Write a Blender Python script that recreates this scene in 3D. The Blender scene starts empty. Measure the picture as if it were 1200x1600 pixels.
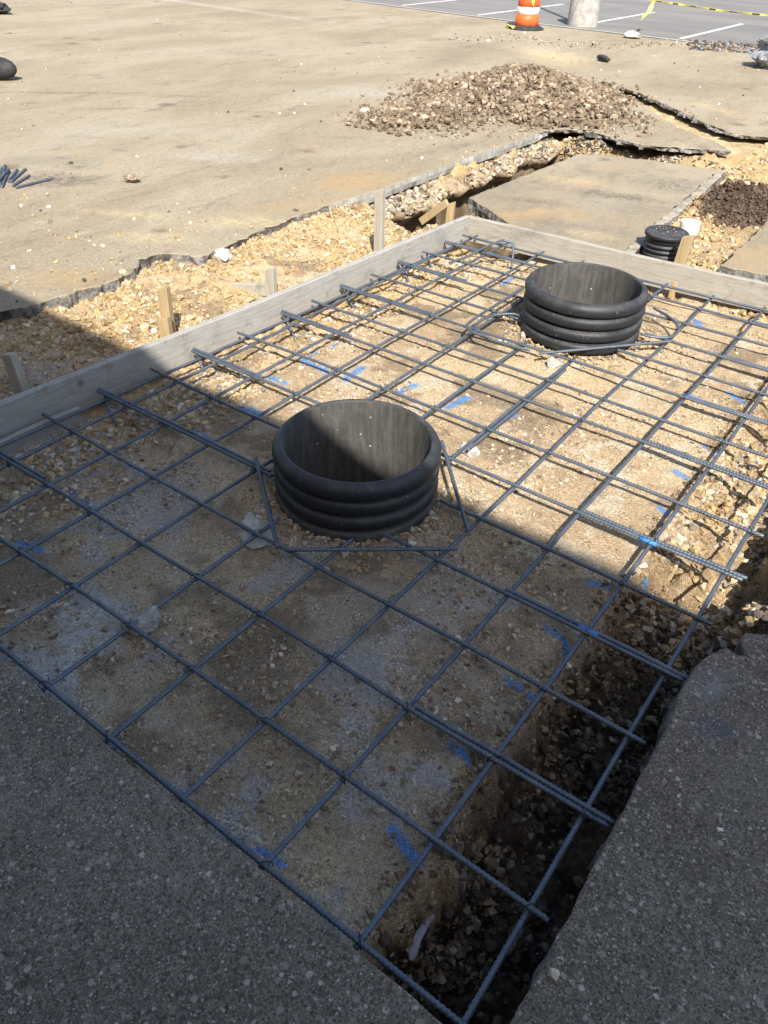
import bpy, math
import numpy as np
from mathutils import Vector, Matrix
from mathutils.geometry import tessellate_polygon

scene = bpy.context.scene
COL = scene.collection
RNG = np.random.RandomState(7)

# ------------------------------------------------------------------ camera
# z = 0 is the level of the reinforcing mat; x and y run along its bars
CAM_C = np.array([2.93943365, -0.65850653, 1.92983511])
CAM_R = np.array([[0.8019872068494742, 0.5968088291669097, 0.025213914371124413],
                  [0.38511869088078277, -0.4843312795005106, -0.7855614588493512],
                  [-0.45661812708626015, 0.6397205898856714, -0.618269725031253]])
CAM_F = 1203.85
cam_data = bpy.data.cameras.new('camera')
cam = bpy.data.objects.new('camera', cam_data)
COL.objects.link(cam)
cam_data.sensor_fit = 'HORIZONTAL'
cam_data.sensor_width = 36.0
cam_data.lens = 36.0 * CAM_F / 1200.0
cam_data.clip_start = 0.05
cam_data.clip_end = 1000.0
m = Matrix.Identity(4)
for i in range(3):
    m[i][0], m[i][1], m[i][2], m[i][3] = CAM_R[0][i], -CAM_R[1][i], -CAM_R[2][i], CAM_C[i]
cam.matrix_world = m
scene.camera = cam

# ------------------------------------------------------------------ light
SUN_EL = math.radians(46.0)
SHADOW_AZ = math.radians(132.0)           # direction in which shadows fall
to_sun = Vector((-math.cos(SHADOW_AZ) * math.cos(SUN_EL), -math.sin(SHADOW_AZ) * math.cos(SUN_EL), math.sin(SUN_EL)))
world = bpy.data.worlds.new('World')
scene.world = world
world.use_nodes = True
wn = world.node_tree.nodes
wl = world.node_tree.links
for n in list(wn):
    wn.remove(n)
sky = wn.new('ShaderNodeTexSky')
sky.sky_type = 'NISHITA'
sky.sun_disc = False
sky.sun_elevation = SUN_EL
sky.dust_density = 1.6
sky.sun_rotation = math.atan2(to_sun.x, to_sun.y)
bg = wn.new('ShaderNodeBackground')
bg.inputs['Strength'].default_value = 0.125
wo = wn.new('ShaderNodeOutputWorld')
wl.new(sky.outputs[0], bg.inputs['Color'])
wl.new(bg.outputs[0], wo.inputs['Surface'])
sun_data = bpy.data.lights.new('sun', 'SUN')
sun_data.energy = 5.0
sun_data.angle = math.radians(0.53)
sun_data.color = (1.0, 0.945, 0.87)
sun = bpy.data.objects.new('sun', sun_data)
COL.objects.link(sun)
sun.rotation_euler = to_sun.to_track_quat('Z', 'Y').to_euler()
sun.location = (4, -6, 9)
scene.view_settings.view_transform = 'Standard'
scene.view_settings.look = 'None'
scene.view_settings.gamma = 1.0
scene.view_settings.use_curve_mapping = False
scene.view_settings.exposure = 0.70
scene.cycles.max_bounces = 5
scene.cycles.diffuse_bounces = 3
scene.cycles.glossy_bounces = 2
scene.cycles.use_adaptive_sampling = True
scene.cycles.adaptive_threshold = 0.02
scene.cycles.use_denoising = True

# ------------------------------------------------------------------ helpers
def at(u, v, z=0.0):
    """point of the place on the level z that the photograph shows at pixel u, v"""
    ray = CAM_R.T @ np.array([(u - 600) / CAM_F, (v - 800) / CAM_F, 1.0])
    return CAM_C + ray * ((z - CAM_C[2]) / ray[2])

def tag(o, label=None, cat=None, group=None, kind=None):
    if label: o['label'] = label
    if cat: o['category'] = cat
    if group: o['group'] = group
    if kind: o['kind'] = kind
    return o

def empty(name, loc, label, cat, group=None):
    o = bpy.data.objects.new(name, None)
    COL.objects.link(o)
    o.location = loc
    o.empty_display_size = 0.1
    return tag(o, label, cat, group)

def mesh_obj(name, verts, faces, mat, parent=None, smooth=False, origin=None, colors=None, cname='Col'):
    verts = np.asarray(verts, np.float32)
    if origin is None and parent is not None:
        origin = tuple(parent.location)
    if origin is not None:
        verts = verts - np.asarray(origin, np.float32)
    me = bpy.data.meshes.new(name)
    if isinstance(faces, np.ndarray):
        k = faces.shape[1]
        nf = len(faces)
        me.vertices.add(len(verts))
        me.vertices.foreach_set('co', verts.ravel())
        me.loops.add(nf * k)
        me.loops.foreach_set('vertex_index', faces.astype(np.int32).ravel())
        me.polygons.add(nf)
        me.polygons.foreach_set('loop_start', np.arange(0, nf * k, k, dtype=np.int32))
        me.update(calc_edges=True)
    else:
        me.from_pydata([tuple(map(float, v)) for v in verts], [], [tuple(map(int, f)) for f in faces])
        me.update()
    me.polygons.foreach_set('use_smooth', np.full(len(me.polygons), bool(smooth)))
    if colors is not None:
        ca = me.color_attributes.new(cname, 'FLOAT_COLOR', 'POINT')
        c = np.ones((len(verts), 4), np.float32)
        cc = np.asarray(colors, np.float32)
        c[:, :cc.shape[1]] = cc
        ca.data.foreach_set('color', c.ravel())
    for mm in (mat if isinstance(mat, (list, tuple)) else [mat]):
        me.materials.append(mm)
    o = bpy.data.objects.new(name, me)
    COL.objects.link(o)
    if parent is not None:
        o.parent = parent
        pl = np.asarray(parent.location)
        o.location = tuple(np.asarray(origin) - pl)
    elif origin is not None:
        o.location = origin
    return o

class MB:
    """collects primitive shapes for one mesh"""
    def __init__(self):
        self.v, self.f = [], []
    def add(self, v, f):
        b = len(self.v)
        self.v += [tuple(p) for p in v]
        self.f += [tuple(b + i for i in q) for q in f]
        return self
    def box(self, c, size, rot=None, bevel=0.0):
        sx, sy, sz = [s / 2 for s in size]
        b = min(bevel, sx * .9, sy * .9, sz * .9)
        pts = []
        if b <= 0:
            for z in (-sz, sz):
                for x, y in ((-sx, -sy), (sx, -sy), (sx, sy), (-sx, sy)):
                    pts.append((x, y, z))
            fs = [(3, 2, 1, 0), (4, 5, 6, 7), (0, 1, 5, 4), (1, 2, 6, 5), (2, 3, 7, 6), (3, 0, 4, 7)]
        else:
            def ring(x, y, z, c):
                return [(-x + c, -y, z), (x - c, -y, z), (x, -y + c, z), (x, y - c, z), (x - c, y, z), (-x + c, y, z), (-x, y - c, z), (-x, -y + c, z)]
            rs = [ring(sx - b, sy - b, -sz, b * .4), ring(sx, sy, -sz + b, b), ring(sx, sy, sz - b, b), ring(sx - b, sy - b, sz, b * .4)]
            for r in rs: pts += r
            fs = [tuple(range(7, -1, -1)), tuple(range(24, 32))]
            for k in range(3):
                for i in range(8):
                    j = (i + 1) % 8
                    fs.append((k * 8 + i, k * 8 + j, k * 8 + 8 + j, k * 8 + 8 + i))
        P = np.array(pts)
        if rot is not None:
            P = P @ np.array(rot.to_3x3()).T if isinstance(rot, Matrix) else P @ np.asarray(rot).T
        return self.add(P + np.asarray(c), fs)
    def lathe(self, prof, c=(0, 0, 0), n=64, cap_top=False, cap_bot=False):
        a = np.linspace(0, 2 * np.pi, n, endpoint=False)
        v = []
        for r, z in prof:
            v += [(c[0] + r * math.cos(t), c[1] + r * math.sin(t), c[2] + z) for t in a]
        f = []
        for k in range(len(prof) - 1):
            for i in range(n):
                j = (i + 1) % n
                f.append((k * n + i, k * n + j, (k + 1) * n + j, (k + 1) * n + i))
        if cap_bot: f.append(tuple(range(n - 1, -1, -1)))
        if cap_top: f.append(tuple((len(prof) - 1) * n + i for i in range(n)))
        return self.add(v, f)
    def tube(self, path, r, n=8):
        v, f = tube(np.asarray(path, float), r, n)
        return self.add(v, f)
    def build(self, name, mat, parent=None, smooth=False, origin=None):
        return mesh_obj(name, np.array(self.v), self.f, mat, parent, smooth, origin)

def frames(p):
    t = np.gradient(p, axis=0)
    t /= np.linalg.norm(t, axis=1)[:, None] + 1e-12
    up = np.array([0, 0, 1.0]) if abs(t[:, 2]).max() < .95 else np.array([0.31, 0.95, 0.05])
    s = np.cross(t, up)
    s /= np.linalg.norm(s, axis=1)[:, None] + 1e-12
    u = np.cross(s, t)
    return t, s, u

def tube(p, r, n=8):
    t, s, u = frames(p)
    r = np.broadcast_to(np.asarray(r, float), (len(p),))
    a = np.linspace(0, 2 * np.pi, n, endpoint=False)
    v = (p[:, None] + r[:, None, None] * (np.cos(a)[None, :, None] * s[:, None] + np.sin(a)[None, :, None] * u[:, None])).reshape(-1, 3)
    f = []
    for k in range(len(p) - 1):
        for i in range(n):
            j = (i + 1) % n
            f.append((k * n + i, k * n + j, (k + 1) * n + j, (k + 1) * n + i))
    f.append(tuple(range(n - 1, -1, -1)))
    f.append(tuple((len(p) - 1) * n + i for i in range(n)))
    return v, f

def vnoise(x, y, seed):
    g = np.random.RandomState(seed).rand(256, 256)
    xi, yi = np.floor(x).astype(int), np.floor(y).astype(int)
    fx, fy = x - xi, y - yi
    fx = fx * fx * (3 - 2 * fx)
    fy = fy * fy * (3 - 2 * fy)
    a, b = g[xi % 256, yi % 256], g[(xi + 1) % 256, yi % 256]
    c, d = g[xi % 256, (yi + 1) % 256], g[(xi + 1) % 256, (yi + 1) % 256]
    return (a * (1 - fx) + b * fx) * (1 - fy) + (c * (1 - fx) + d * fx) * fy - .5

def fbm(x, y, seed, scale, oct=4, gain=.5):
    x, y = np.asarray(x, float) / scale, np.asarray(y, float) / scale
    s, amp = 0, 1.0
    for k in range(oct):
        s = s + amp * vnoise(x * 2 ** k + 17.3 * k, y * 2 ** k - 9.1 * k, seed + k)
        amp *= gain
    return s

def sst(x, a, b):
    t = np.clip((x - a) / (b - a), 0, 1)
    return t * t * (3 - 2 * t)

# ------------------------------------------------------------------ materials
class NT:
    def __init__(self, name):
        self.m = bpy.data.materials.new(name)
        self.m.use_nodes = True
        self.t = self.m.node_tree
        for n in list(self.t.nodes): self.t.nodes.remove(n)
        self.out = self.n('ShaderNodeOutputMaterial')
        self.b = self.n('ShaderNodeBsdfPrincipled')
        self.l(self.b.outputs[0], self.out.inputs[0])
        self.co = None
    def n(self, t, **k):
        x = self.t.nodes.new(t)
        for a, v in k.items(): setattr(x, a, v)
        return x
    def l(self, a, b):
        self.t.links.new(a, b)
    def set(self, s, v):
        if hasattr(v, 'is_output'): self.l(v, s)
        else: s.default_value = v
    def coord(self, kind='Object', scale=(1, 1, 1)):
        c = self.n('ShaderNodeTexCoord').outputs[kind]
        if scale != (1, 1, 1):
            mp = self.n('ShaderNodeMapping')
            mp.inputs['Scale'].default_value = scale
            self.l(c, mp.inputs[0])
            c = mp.outputs[0]
        return c
    def pos(self):
        return self.n('ShaderNodeNewGeometry').outputs['Position']
    def noise(self, vec, scale, detail=6, rough=.6, dist=0):
        x = self.n('ShaderNodeTexNoise')
        self.l(vec, x.inputs['Vector'])
        x.inputs['Scale'].default_value = scale
        x.inputs['Detail'].default_value = detail
        x.inputs['Roughness'].default_value = rough
        x.inputs['Distortion'].default_value = dist
        return x.outputs['Fac']
    def voro(self, vec, scale, feature='F1', out='Distance', rnd=1.0):
        x = self.n('ShaderNodeTexVoronoi', feature=feature)
        self.l(vec, x.inputs['Vector'])
        x.inputs['Scale'].default_value = scale
        x.inputs['Randomness'].default_value = rnd
        return x.outputs[out]
    def ramp(self, fac, stops, interp='LINEAR'):
        r = self.n('ShaderNodeValToRGB')
        r.color_ramp.interpolation = interp
        e = r.color_ramp.elements
        while len(e) < len(stops): e.new(.5)
        for k, (p, c) in enumerate(stops):
            e[k].position = p
            e[k].color = (c, c, c, 1) if isinstance(c, (int, float)) else (*c, 1)
        self.l(fac, r.inputs[0])
        return r.outputs[0]
    def rng(self, fac, a, b, c=0., d=1., smooth=True):
        r = self.n('ShaderNodeMapRange', interpolation_type='SMOOTHSTEP' if smooth else 'LINEAR')
        self.l(fac, r.inputs[0])
        for i, v in zip((1, 2, 3, 4), (a, b, c, d)): r.inputs[i].default_value = v
        return r.outputs[0]
    def math(self, op, a, b=0.0, c=0.0):
        x = self.n('ShaderNodeMath', operation=op)
        for i, v in enumerate((a, b, c)): self.set(x.inputs[i], v)
        return x.outputs[0]
    def mix(self, fac, a, b, blend='MIX'):
        x = self.n('ShaderNodeMix', data_type='RGBA', blend_type=blend)
        self.set(x.inputs[0], fac)
        for s, v in ((x.inputs[6], a), (x.inputs[7], b)):
            self.set(s, (*v, 1) if isinstance(v, tuple) and len(v) == 3 else v)
        return x.outputs[2]
    def bump(self, h, strength=.5, dist=.01, prev=None):
        x = self.n('ShaderNodeBump')
        x.inputs['Strength'].default_value = strength
        x.inputs['Distance'].default_value = dist
        self.l(h, x.inputs['Height'])
        if prev is not None: self.l(prev, x.inputs['Normal'])
        return x.outputs[0]
    def fin(self, color=None, rough=.8, metal=0.0, normal=None, spec=.3):
        b = self.b
        if color is not None: self.set(b.inputs['Base Color'], (*color, 1) if isinstance(color, tuple) and len(color) == 3 else color)
        self.set(b.inputs['Roughness'], rough)
        self.set(b.inputs['Metallic'], metal)
        self.set(b.inputs['Specular IOR Level'], spec)
        if normal is not None: self.l(normal, b.inputs['Normal'])
        return self.m

def m_soil():
    t = NT('soil')
    p = t.pos()
    at_ = t.n('ShaderNodeVertexColor', layer_name='Col')
    f1 = t.noise(p, 11, 5, .7)
    f2 = t.noise(p, 85, 5, .8)
    nt = t.n('ShaderNodeTexNoise'); t.l(p, nt.inputs['Vector']); nt.inputs['Scale'].default_value = 45; nt.inputs['Detail'].default_value = 2
    wp = t.n('ShaderNodeVectorMath', operation='MULTIPLY_ADD'); t.l(nt.outputs['Color'], wp.inputs[0]); wp.inputs[1].default_value = (.014, .014, .014); t.l(p, wp.inputs[2])
    v1 = t.n('ShaderNodeTexVoronoi'); t.l(wp.outputs[0], v1.inputs['Vector']); v1.inputs['Scale'].default_value = 100
    v2 = t.n('ShaderNodeTexVoronoi'); t.l(wp.outputs[0], v2.inputs['Vector']); v2.inputs['Scale'].default_value = 290
    g, g2 = v1.outputs['Distance'], v2.outputs['Distance']
    c1 = t.n('ShaderNodeSeparateColor'); t.l(v1.outputs['Color'], c1.inputs[0])
    c2 = t.n('ShaderNodeSeparateColor'); t.l(v2.outputs['Color'], c2.inputs[0])
    crumb = t.rng(f1, .46, .64)                                   # where the surface is crumbly rather than packed
    k = t.math('MULTIPLY', t.rng(f1, .25, .75, .86, 1.22), t.rng(f2, .25, .75, .70, 1.42))
    k1 = t.math('MULTIPLY', t.rng(c1.outputs[0], 0, 1, .80, 1.42, False), t.rng(g, .36, .66, 1.1, .55))
    k2 = t.math('MULTIPLY', t.rng(c2.outputs[0], 0, .35, .55, 1.12), t.rng(g2, .36, .68, 1.1, .70))
    kk = t.math('MULTIPLY', t.math('MULTIPLY_ADD', t.math('SUBTRACT', k1, 1.0), crumb, 1.0), k2)
    k = t.math('MULTIPLY', k, kk)
    cc = t.n('ShaderNodeCombineColor')
    for i in range(3): t.l(k, cc.inputs[i])
    col = t.mix(1.0, at_.outputs['Color'], cc.outputs[0], 'MULTIPLY')
    # sprayed marking paint
    pa = t.math('ADD', at_.outputs['Alpha'], t.math('MULTIPLY', t.math('SUBTRACT', f2, .5), 2.6))
    pa = t.rng(pa, .30, 1.05)
    pk_ = t.mix(1.0, (.085, .30, .66), cc.outputs[0], 'MULTIPLY')
    col = t.mix(t.math('MULTIPLY', pa, .85), col, pk_)
    h = t.math('ADD', t.math('MULTIPLY', f2, .7), t.math('ADD', t.math('MULTIPLY', t.math('MULTIPLY', t.rng(g, .0, .6, 1, 0), crumb), .9), t.math('MULTIPLY', t.rng(g2, .0, .6, 1, 0), .4)))
    nb = t.bump(h, 1.0, .009)
    return t.fin(col, .95, 0, nb, .12)

def m_stone():
    t = NT('stone')
    at_ = t.n('ShaderNodeVertexColor', layer_name='Col')
    p = t.pos()
    f = t.noise(p, 120, 5, .75)
    col = t.mix(t.rng(f, .3, .7, 0, .55), at_.outputs['Color'], t.mix(.6, at_.outputs['Color'], (.05, .04, .03)))
    return t.fin(col, .92, 0, t.bump(f, .6, .003), .2)

def shared(t, p, sc):
    if not hasattr(t, 'cache'): t.cache = {}
    if sc not in t.cache: t.cache[sc] = t.math('SUBTRACT', t.noise(p, sc, 6, .7), .5)
    return t.cache[sc]

def patch(t, p, base, c, rad, ang, col, amt, nz=.55, nscale=4.0, edge=(1.0, .25)):
    """a stain or dust patch lying on a surface, with an uneven outline"""
    mp = t.n('ShaderNodeMapping', vector_type='POINT')
    # rotate about the centre: use two nodes
    sub = t.n('ShaderNodeVectorMath', operation='SUBTRACT')
    t.l(p, sub.inputs[0]); sub.inputs[1].default_value = (c[0], c[1], 0)
    t.l(sub.outputs[0], mp.inputs[0])
    mp.inputs['Rotation'].default_value = (0, 0, -ang)
    sc = t.n('ShaderNodeVectorMath', operation='MULTIPLY')
    t.l(mp.outputs[0], sc.inputs[0]); sc.inputs[1].default_value = (1 / rad[0], 1 / rad[1], 0)
    ln = t.n('ShaderNodeVectorMath', operation='LENGTH')
    t.l(sc.outputs[0], ln.inputs[0])
    d = t.math('ADD', ln.outputs['Value'], t.math('ADD', t.math('MULTIPLY', shared(t, p, nscale), nz * 2), t.math('MULTIPLY', shared(t, p, nscale * 7), nz * 2.4)))
    gr = t.rng(shared(t, p, 21.0), -.10, .10, .18, 1.0)
    w = t.math('MULTIPLY', t.math('MULTIPLY', t.rng(d, edge[0] + .2, edge[1] - .2), amt), gr)
    return t.mix(w, base, col)

def m_lot(worn=False):
    t = NT('dusty_asphalt')
    p = t.pos()
    str_ = t.n('ShaderNodeMapping'); t.l(p, str_.inputs[0]); str_.inputs['Scale'].default_value = (1, .45, 1); str_.inputs['Rotation'].default_value = (0, 0, -.7)
    a = t.noise(str_.outputs[0], .8, 6, .62, .6)
    b = t.noise(str_.outputs[0], 4.2, 8, .78, .3)
    c = t.noise(p, 55, 4, .85)
    col = t.ramp(a, [(.28, (.255, .21, .145)), (.46, (.315, .263, .182)), (.6, (.36, .308, .222)), (.75, (.335, .298, .235))])
    col = t.mix(t.rng(b, .52, .70, 0, .7), col, (.165, .138, .098))
    col = t.mix(t.rng(b, .44, .28, 0, .65), col, (.42, .36, .25))
    f = t.rng(c, .25, .75, .74, 1.30)
    st2 = t.n('ShaderNodeMapping'); t.l(p, st2.inputs[0]); st2.inputs['Scale'].default_value = (1, .22, 1); st2.inputs['Rotation'].default_value = (0, 0, -.95)
    e = t.noise(st2.outputs[0], 15, 6, .75, .5)
    col = t.mix(t.rng(e, .56, .70, 0, .55), col, (.15, .125, .09))
    col = t.mix(t.rng(e, .42, .30, 0, .5), col, (.46, .395, .28))
    vs = t.n('ShaderNodeTexVoronoi'); t.l(p, vs.inputs['Vector']); vs.inputs['Scale'].default_value = 1.9
    vc_ = t.n('ShaderNodeSeparateColor'); t.l(vs.outputs['Color'], vc_.inputs[0])
    sd = t.math('ADD', vs.outputs['Distance'], t.math('MULTIPLY', shared(t, p, 28.0), .35))
    sd = t.math('SUBTRACT', sd, t.math('MULTIPLY', vc_.outputs[1], .16))
    col = t.mix(t.math('MULTIPLY', t.rng(sd, .10, -.02), t.rng(vc_.outputs[0], .68, .73, 0, .6)), col, (.12, .095, .065))
    cc = t.n('ShaderNodeCombineColor')
    for i in range(3): t.l(f, cc.inputs[i])
    col = t.mix(1, col, cc.outputs[0], 'MULTIPLY')
    dark = (.10, .085, .062)
    def P(u, v): q = at(u, v, .08); return (q[0], q[1])
    yel = (.52, .43, .25); ora = (.45, .29, .13); gry = (.44, .42, .37)
    for (u, v, r, an, cl, am) in [
        (560, 283, (.55, .35), 1.2, ora, .9), (470, 322, (.5, .22), .9, ora, .55), (110, 435, (.5, .22), .5, ora, .55), (385, 345, (.45, .2), .5, yel, .6),
        (210, 335, (.55, .10), .5, yel, .8), (240, 372, (.5, .13), .6, yel, .75), (330, 350, (.5, .16), .9, yel, .5),
        (85, 278, (.42, .2), .6, dark, .85), (115, 288, (.5, .08), .9, dark, .5), (350, 245, (.6, .25), .6, gry, .6), (480, 237, (.16, .09), .5, (.20, .10, .05), .7),
        (190, 235, (.09, .05), .6, dark, .8), (97, 247, (.08, .04), .6, dark, .7), (225, 217, (.07, .04), .6, dark, .7), (150, 215, (.16, .05), .6, dark, .5), (170, 170, (.5, .09), .9, dark, .5),
        (105, 145, (1.3, .10), .75, dark, .6), (270, 150, (.6, .10), .75, dark, .5), (400, 175, (.5, .14), .7, dark, .35), (600, 145, (1.3, .5), .7, gry, .6), (540, 215, (.4, .1), .6, dark, .4),
        (70, 250, (.6, .22), .7, (.25, .23, .2), .5), (200, 205, (1.2, .3), .8, gry, .35), (380, 85, (.9, .2), .6, dark, .25),
        (865, 88, (1.15, .60), 2.3, (.60, .47, .275), 1.0), (1120, 170, (.9, .22), 2.5, (.52, .40, .24), .7), (300, 5, (6, .25), -.1, (.55, .53, .48), .5), (700, 65, (2.5, .25), -.2, dark, .25), (930, 95, (.5, .25), 0, (.52, .42, .27), .6),
        (800, 320, (.35, .25), .6, ora, .6), (860, 372, (.4, .2), .3, ora, .6), (930, 350, (.3, .12), .3, (.50, .41, .26), .8), (960, 290, (.6, .14), .2, dark, .8), (1050, 275, (.40, .28), .9, (.15, .135, .11), .9), (850, 300, (.4, .12), .3, dark, .7), (1000, 310, (.3, .2), .5, (.18, .16, .13), .7), (820, 345, (.4, .2), .4, (.22, .20, .165), .7), (900, 268, (.35, .2), .4, (.50, .40, .26), .8), (900, 335, (.6, .1), .2, (.2, .18, .15), .6), (930, 305, (.5, .3), .6, (.30, .28, .23), .5), (1160, 400, (.3, .3), .4, ora, .6)]:
        col = patch(t, p, col, P(u, v), r, an, cl, am)
    if worn:
        q1, q2 = t.noise(p, 2.3, 8, .78, .8), t.noise(p, 1.5, 7, .75, .5)
        col = t.mix(t.rng(q2, .52, .68, 0, .75), col, (.44, .30, .15))
        col = t.mix(t.rng(q1, .49, .64, 0, .65), col, (.22, .195, .155))
        col = t.mix(t.rng(q1, .40, .28, 0, .7), col, (.50, .44, .33))
    g = t.voro(p, 130)
    col = t.mix(t.math('MULTIPLY', t.rng(g, .22, .08), .3), col, (.6, .55, .46))
    h = t.math('ADD', t.math('MULTIPLY', b, 1.2), t.math('MULTIPLY', c, .8))
    nb = t.bump(h, .8, .012, t.bump(t.rng(g, 0, .4, 1, 0), .35, .004))
    return t.fin(col, .92, 0, nb, .2)

def m_slab():
    """exposed aggregate of the near walk and broken pavement"""
    t = NT('exposed_aggregate')
    p = t.pos()
    n1 = t.noise(p, 1.7, 8, .65, .4)
    n2 = t.noise(p, 24, 6, .7)
    n3 = t.noise(p, 170, 4, .85)
    warp = t.n('ShaderNodeVectorMath', operation='MULTIPLY_ADD')
    nt = t.n('ShaderNodeTexNoise'); t.l(p, nt.inputs['Vector']); nt.inputs['Scale'].default_value = 60; nt.inputs['Detail'].default_value = 3
    t.l(nt.outputs['Color'], warp.inputs[0]); warp.inputs[1].default_value = (.008, .008, .008); t.l(p, warp.inputs[2])
    w = warp.outputs[0]
    base = t.ramp(n1, [(.3, (.135, .108, .081)), (.5, (.195, .158, .12)), (.7, (.285, .235, .18))])
    base = t.mix(t.rng(n2, .45, .70, 0, .55), base, (.10, .088, .075))
    base = t.mix(t.rng(n3, .50, .66, 0, .8), base, (.50, .41, .31))
    base = t.mix(t.rng(n3, .48, .36, 0, .85), base, (.034, .027, .021))
    col = base
    hs = None
    for sc, lo, thr, seed, share in ((44, .05, .50, 0.0, .42), (80, .10, .54, 3.1, .25), (150, .15, .55, 7.7, .25)):
        off = t.n('ShaderNodeVectorMath', operation='ADD'); t.l(w, off.inputs[0]); off.inputs[1].default_value = (seed, seed * .7, seed * .3)
        vn = t.n('ShaderNodeTexVoronoi'); t.l(off.outputs[0], vn.inputs['Vector']); vn.inputs['Scale'].default_value = sc
        d, cid = vn.outputs['Distance'], vn.outputs['Color']
        sp = t.n('ShaderNodeSeparateColor'); t.l(cid, sp.inputs[0])
        on_ = t.rng(sp.outputs[0], share, share + .03)                     # only some cells hold a stone
        rad = t.math('MULTIPLY_ADD', sp.outputs[1], thr - lo, lo)
        msk = t.math('MULTIPLY', t.rng(t.math('SUBTRACT', rad, d), -.06, .10), on_)
        sc_col = t.ramp(sp.outputs[2], [(.0, (.065, .053, .042)), (.35, (.19, .155, .118)), (.7, (.32, .265, .205)), (.9, (.45, .385, .31)), (1, (.66, .58, .48))])
        col = t.mix(t.math('MULTIPLY', msk, .8), col, sc_col)
        hs = msk if hs is None else t.math('MAXIMUM', hs, msk)
    q = at(1120, 1140, .08)
    col = patch(t, p, col, (q[0], q[1]), (.085, .06), .4, (.06, .085, .14), .75, .5, 9)
    q = at(1110, 1070, .08)
    col = patch(t, p, col, (q[0], q[1]), (.14, .08), 1.1, (.30, .30, .29), .55, .5, 9)
    q = at(1180, 1200, .08)
    col = patch(t, p, col, (q[0], q[1]), (.25, .2), 1.1, (.26, .22, .17), .5, .5, 5)
    h = t.math('ADD', t.math('MULTIPLY', hs, .7), t.math('MULTIPLY', n3, .5))
    nb = t.bump(h, .9, .005, t.bump(n2, .6, .008))
    return t.fin(col, .88, 0, nb, .3)

def m_cut():
    t = NT('cut_face')
    p = t.pos()
    a = t.noise(p, 3, 4, .6)
    b = t.noise(p, 30, 7, .8)
    col = t.mix(t.rng(a, .36, .5), (.10, .095, .088), (.40, .385, .35))
    col = t.mix(t.rng(b, .42, .6, 0, .85), col, (.13, .115, .095))
    return t.fin(col, .95, 0, t.bump(b, 1.0, .03), .15)

def m_steel():
    t = NT('bar_steel')
    p = t.pos()
    a = t.noise(p, 14, 6, .7)
    b = t.noise(p, 120, 4, .7)
    col = t.ramp(a, [(.35, (.09, .118, .158)), (.55, (.13, .155, .187)), (.72, (.185, .198, .212))])
    col = t.mix(t.rng(t.noise(p, 35, 5, .75), .56, .72, 0, .6), col, (.17, .105, .06))
    return t.fin(col, t.rng(b, .3, .7, .34, .52), .4, t.bump(b, .3, .001), .5)

def m_pipe():
    t = NT('black_plastic')
    p = t.pos()
    a = t.noise(p, 7, 6, .7)
    b = t.noise(p, 60, 5, .75)
    up = t.n('ShaderNodeSeparateXYZ'); t.l(t.n('ShaderNodeNewGeometry').outputs['Normal'], up.inputs[0])
    dust = t.math('MULTIPLY', t.rng(up.outputs[2], .1, .9), t.rng(a, .35, .7, .12, .6))
    col = t.mix(dust, (.016, .018, .022), (.12, .118, .112))
    pz = t.n('ShaderNodeSeparateXYZ'); t.l(p, pz.inputs[0])
    mud = t.math('MULTIPLY', t.rng(t.math('ADD', pz.outputs[2], t.math('MULTIPLY', t.math('SUBTRACT', a, .5), .22)), -.01, -.09), t.rng(b, .35, .65, .15, .7))
    col = t.mix(mud, col, (.30, .25, .18))
    col = t.mix(t.rng(b, .60, .72, 0, .65), col, (.30, .28, .25))
    return t.fin(col, t.rng(a, .3, .7, .46, .66), 0, t.bump(b, .3, .002), .4)

def m_liner():
    t = NT('pipe_liner')
    p = t.pos()
    st = t.n('ShaderNodeMapping'); t.l(p, st.inputs[0]); st.inputs['Scale'].default_value = (1, 1, .12)
    s = t.noise(st.outputs[0], 45, 6, .75)
    a = t.noise(p, 9, 6, .75)
    col = t.mix(t.rng(s, .38, .68, 0, .6), (.06, .058, .055), (.15, .142, .128))
    col = t.mix(t.rng(a, .5, .72, 0, .7), col, (.13, .12, .105))
    v = t.voro(p, 26)
    vc = t.voro(p, 26, out='Color')
    sp = t.n('ShaderNodeSeparateColor'); t.l(vc, sp.inputs[0])
    spl = t.math('MULTIPLY', t.rng(v, .16, .08), t.rng(sp.outputs[0], .80, .84))
    col = t.mix(t.math('MULTIPLY', spl, .9), col, (.55, .53, .48))
    return t.fin(col, .6, 0, t.bump(s, .2, .002), .4)

def m_wood(name, c1, c2, c3, along):
    t = NT(name)
    p = t.coord('Object')
    mp = t.n('ShaderNodeMapping'); t.l(p, mp.inputs[0])
    sc = [26, 26, 26]; sc[along] = 1.3
    mp.inputs['Scale'].default_value = sc
    g = t.noise(mp.outputs[0], 3.0, 7, .7, .8)
    a = t.noise(p, 4, 6, .7)
    col = t.ramp(g, [(.28, c1), (.5, c2), (.72, c3)])
    col = t.mix(t.rng(a, .52, .72, 0, .55), col, tuple(x * .55 for x in c2))
    sp_ = t.noise(p, 38, 5, .8)
    col = t.mix(t.rng(sp_, .62, .70, 0, .6), col, tuple(min(.8, x * 1.45) for x in c3))
    col = t.mix(t.rng(t.noise(p, 9, 6, .75), .55, .68, 0, .5), col, tuple(x * .5 for x in c1))
    k = t.voro(p, 3.1)
    col = t.mix(t.rng(k, .09, .04, 0, .7), col, tuple(x * .35 for x in c1))
    return t.fin(col, .85, 0, t.bump(g, .5, .003), .2)

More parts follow.
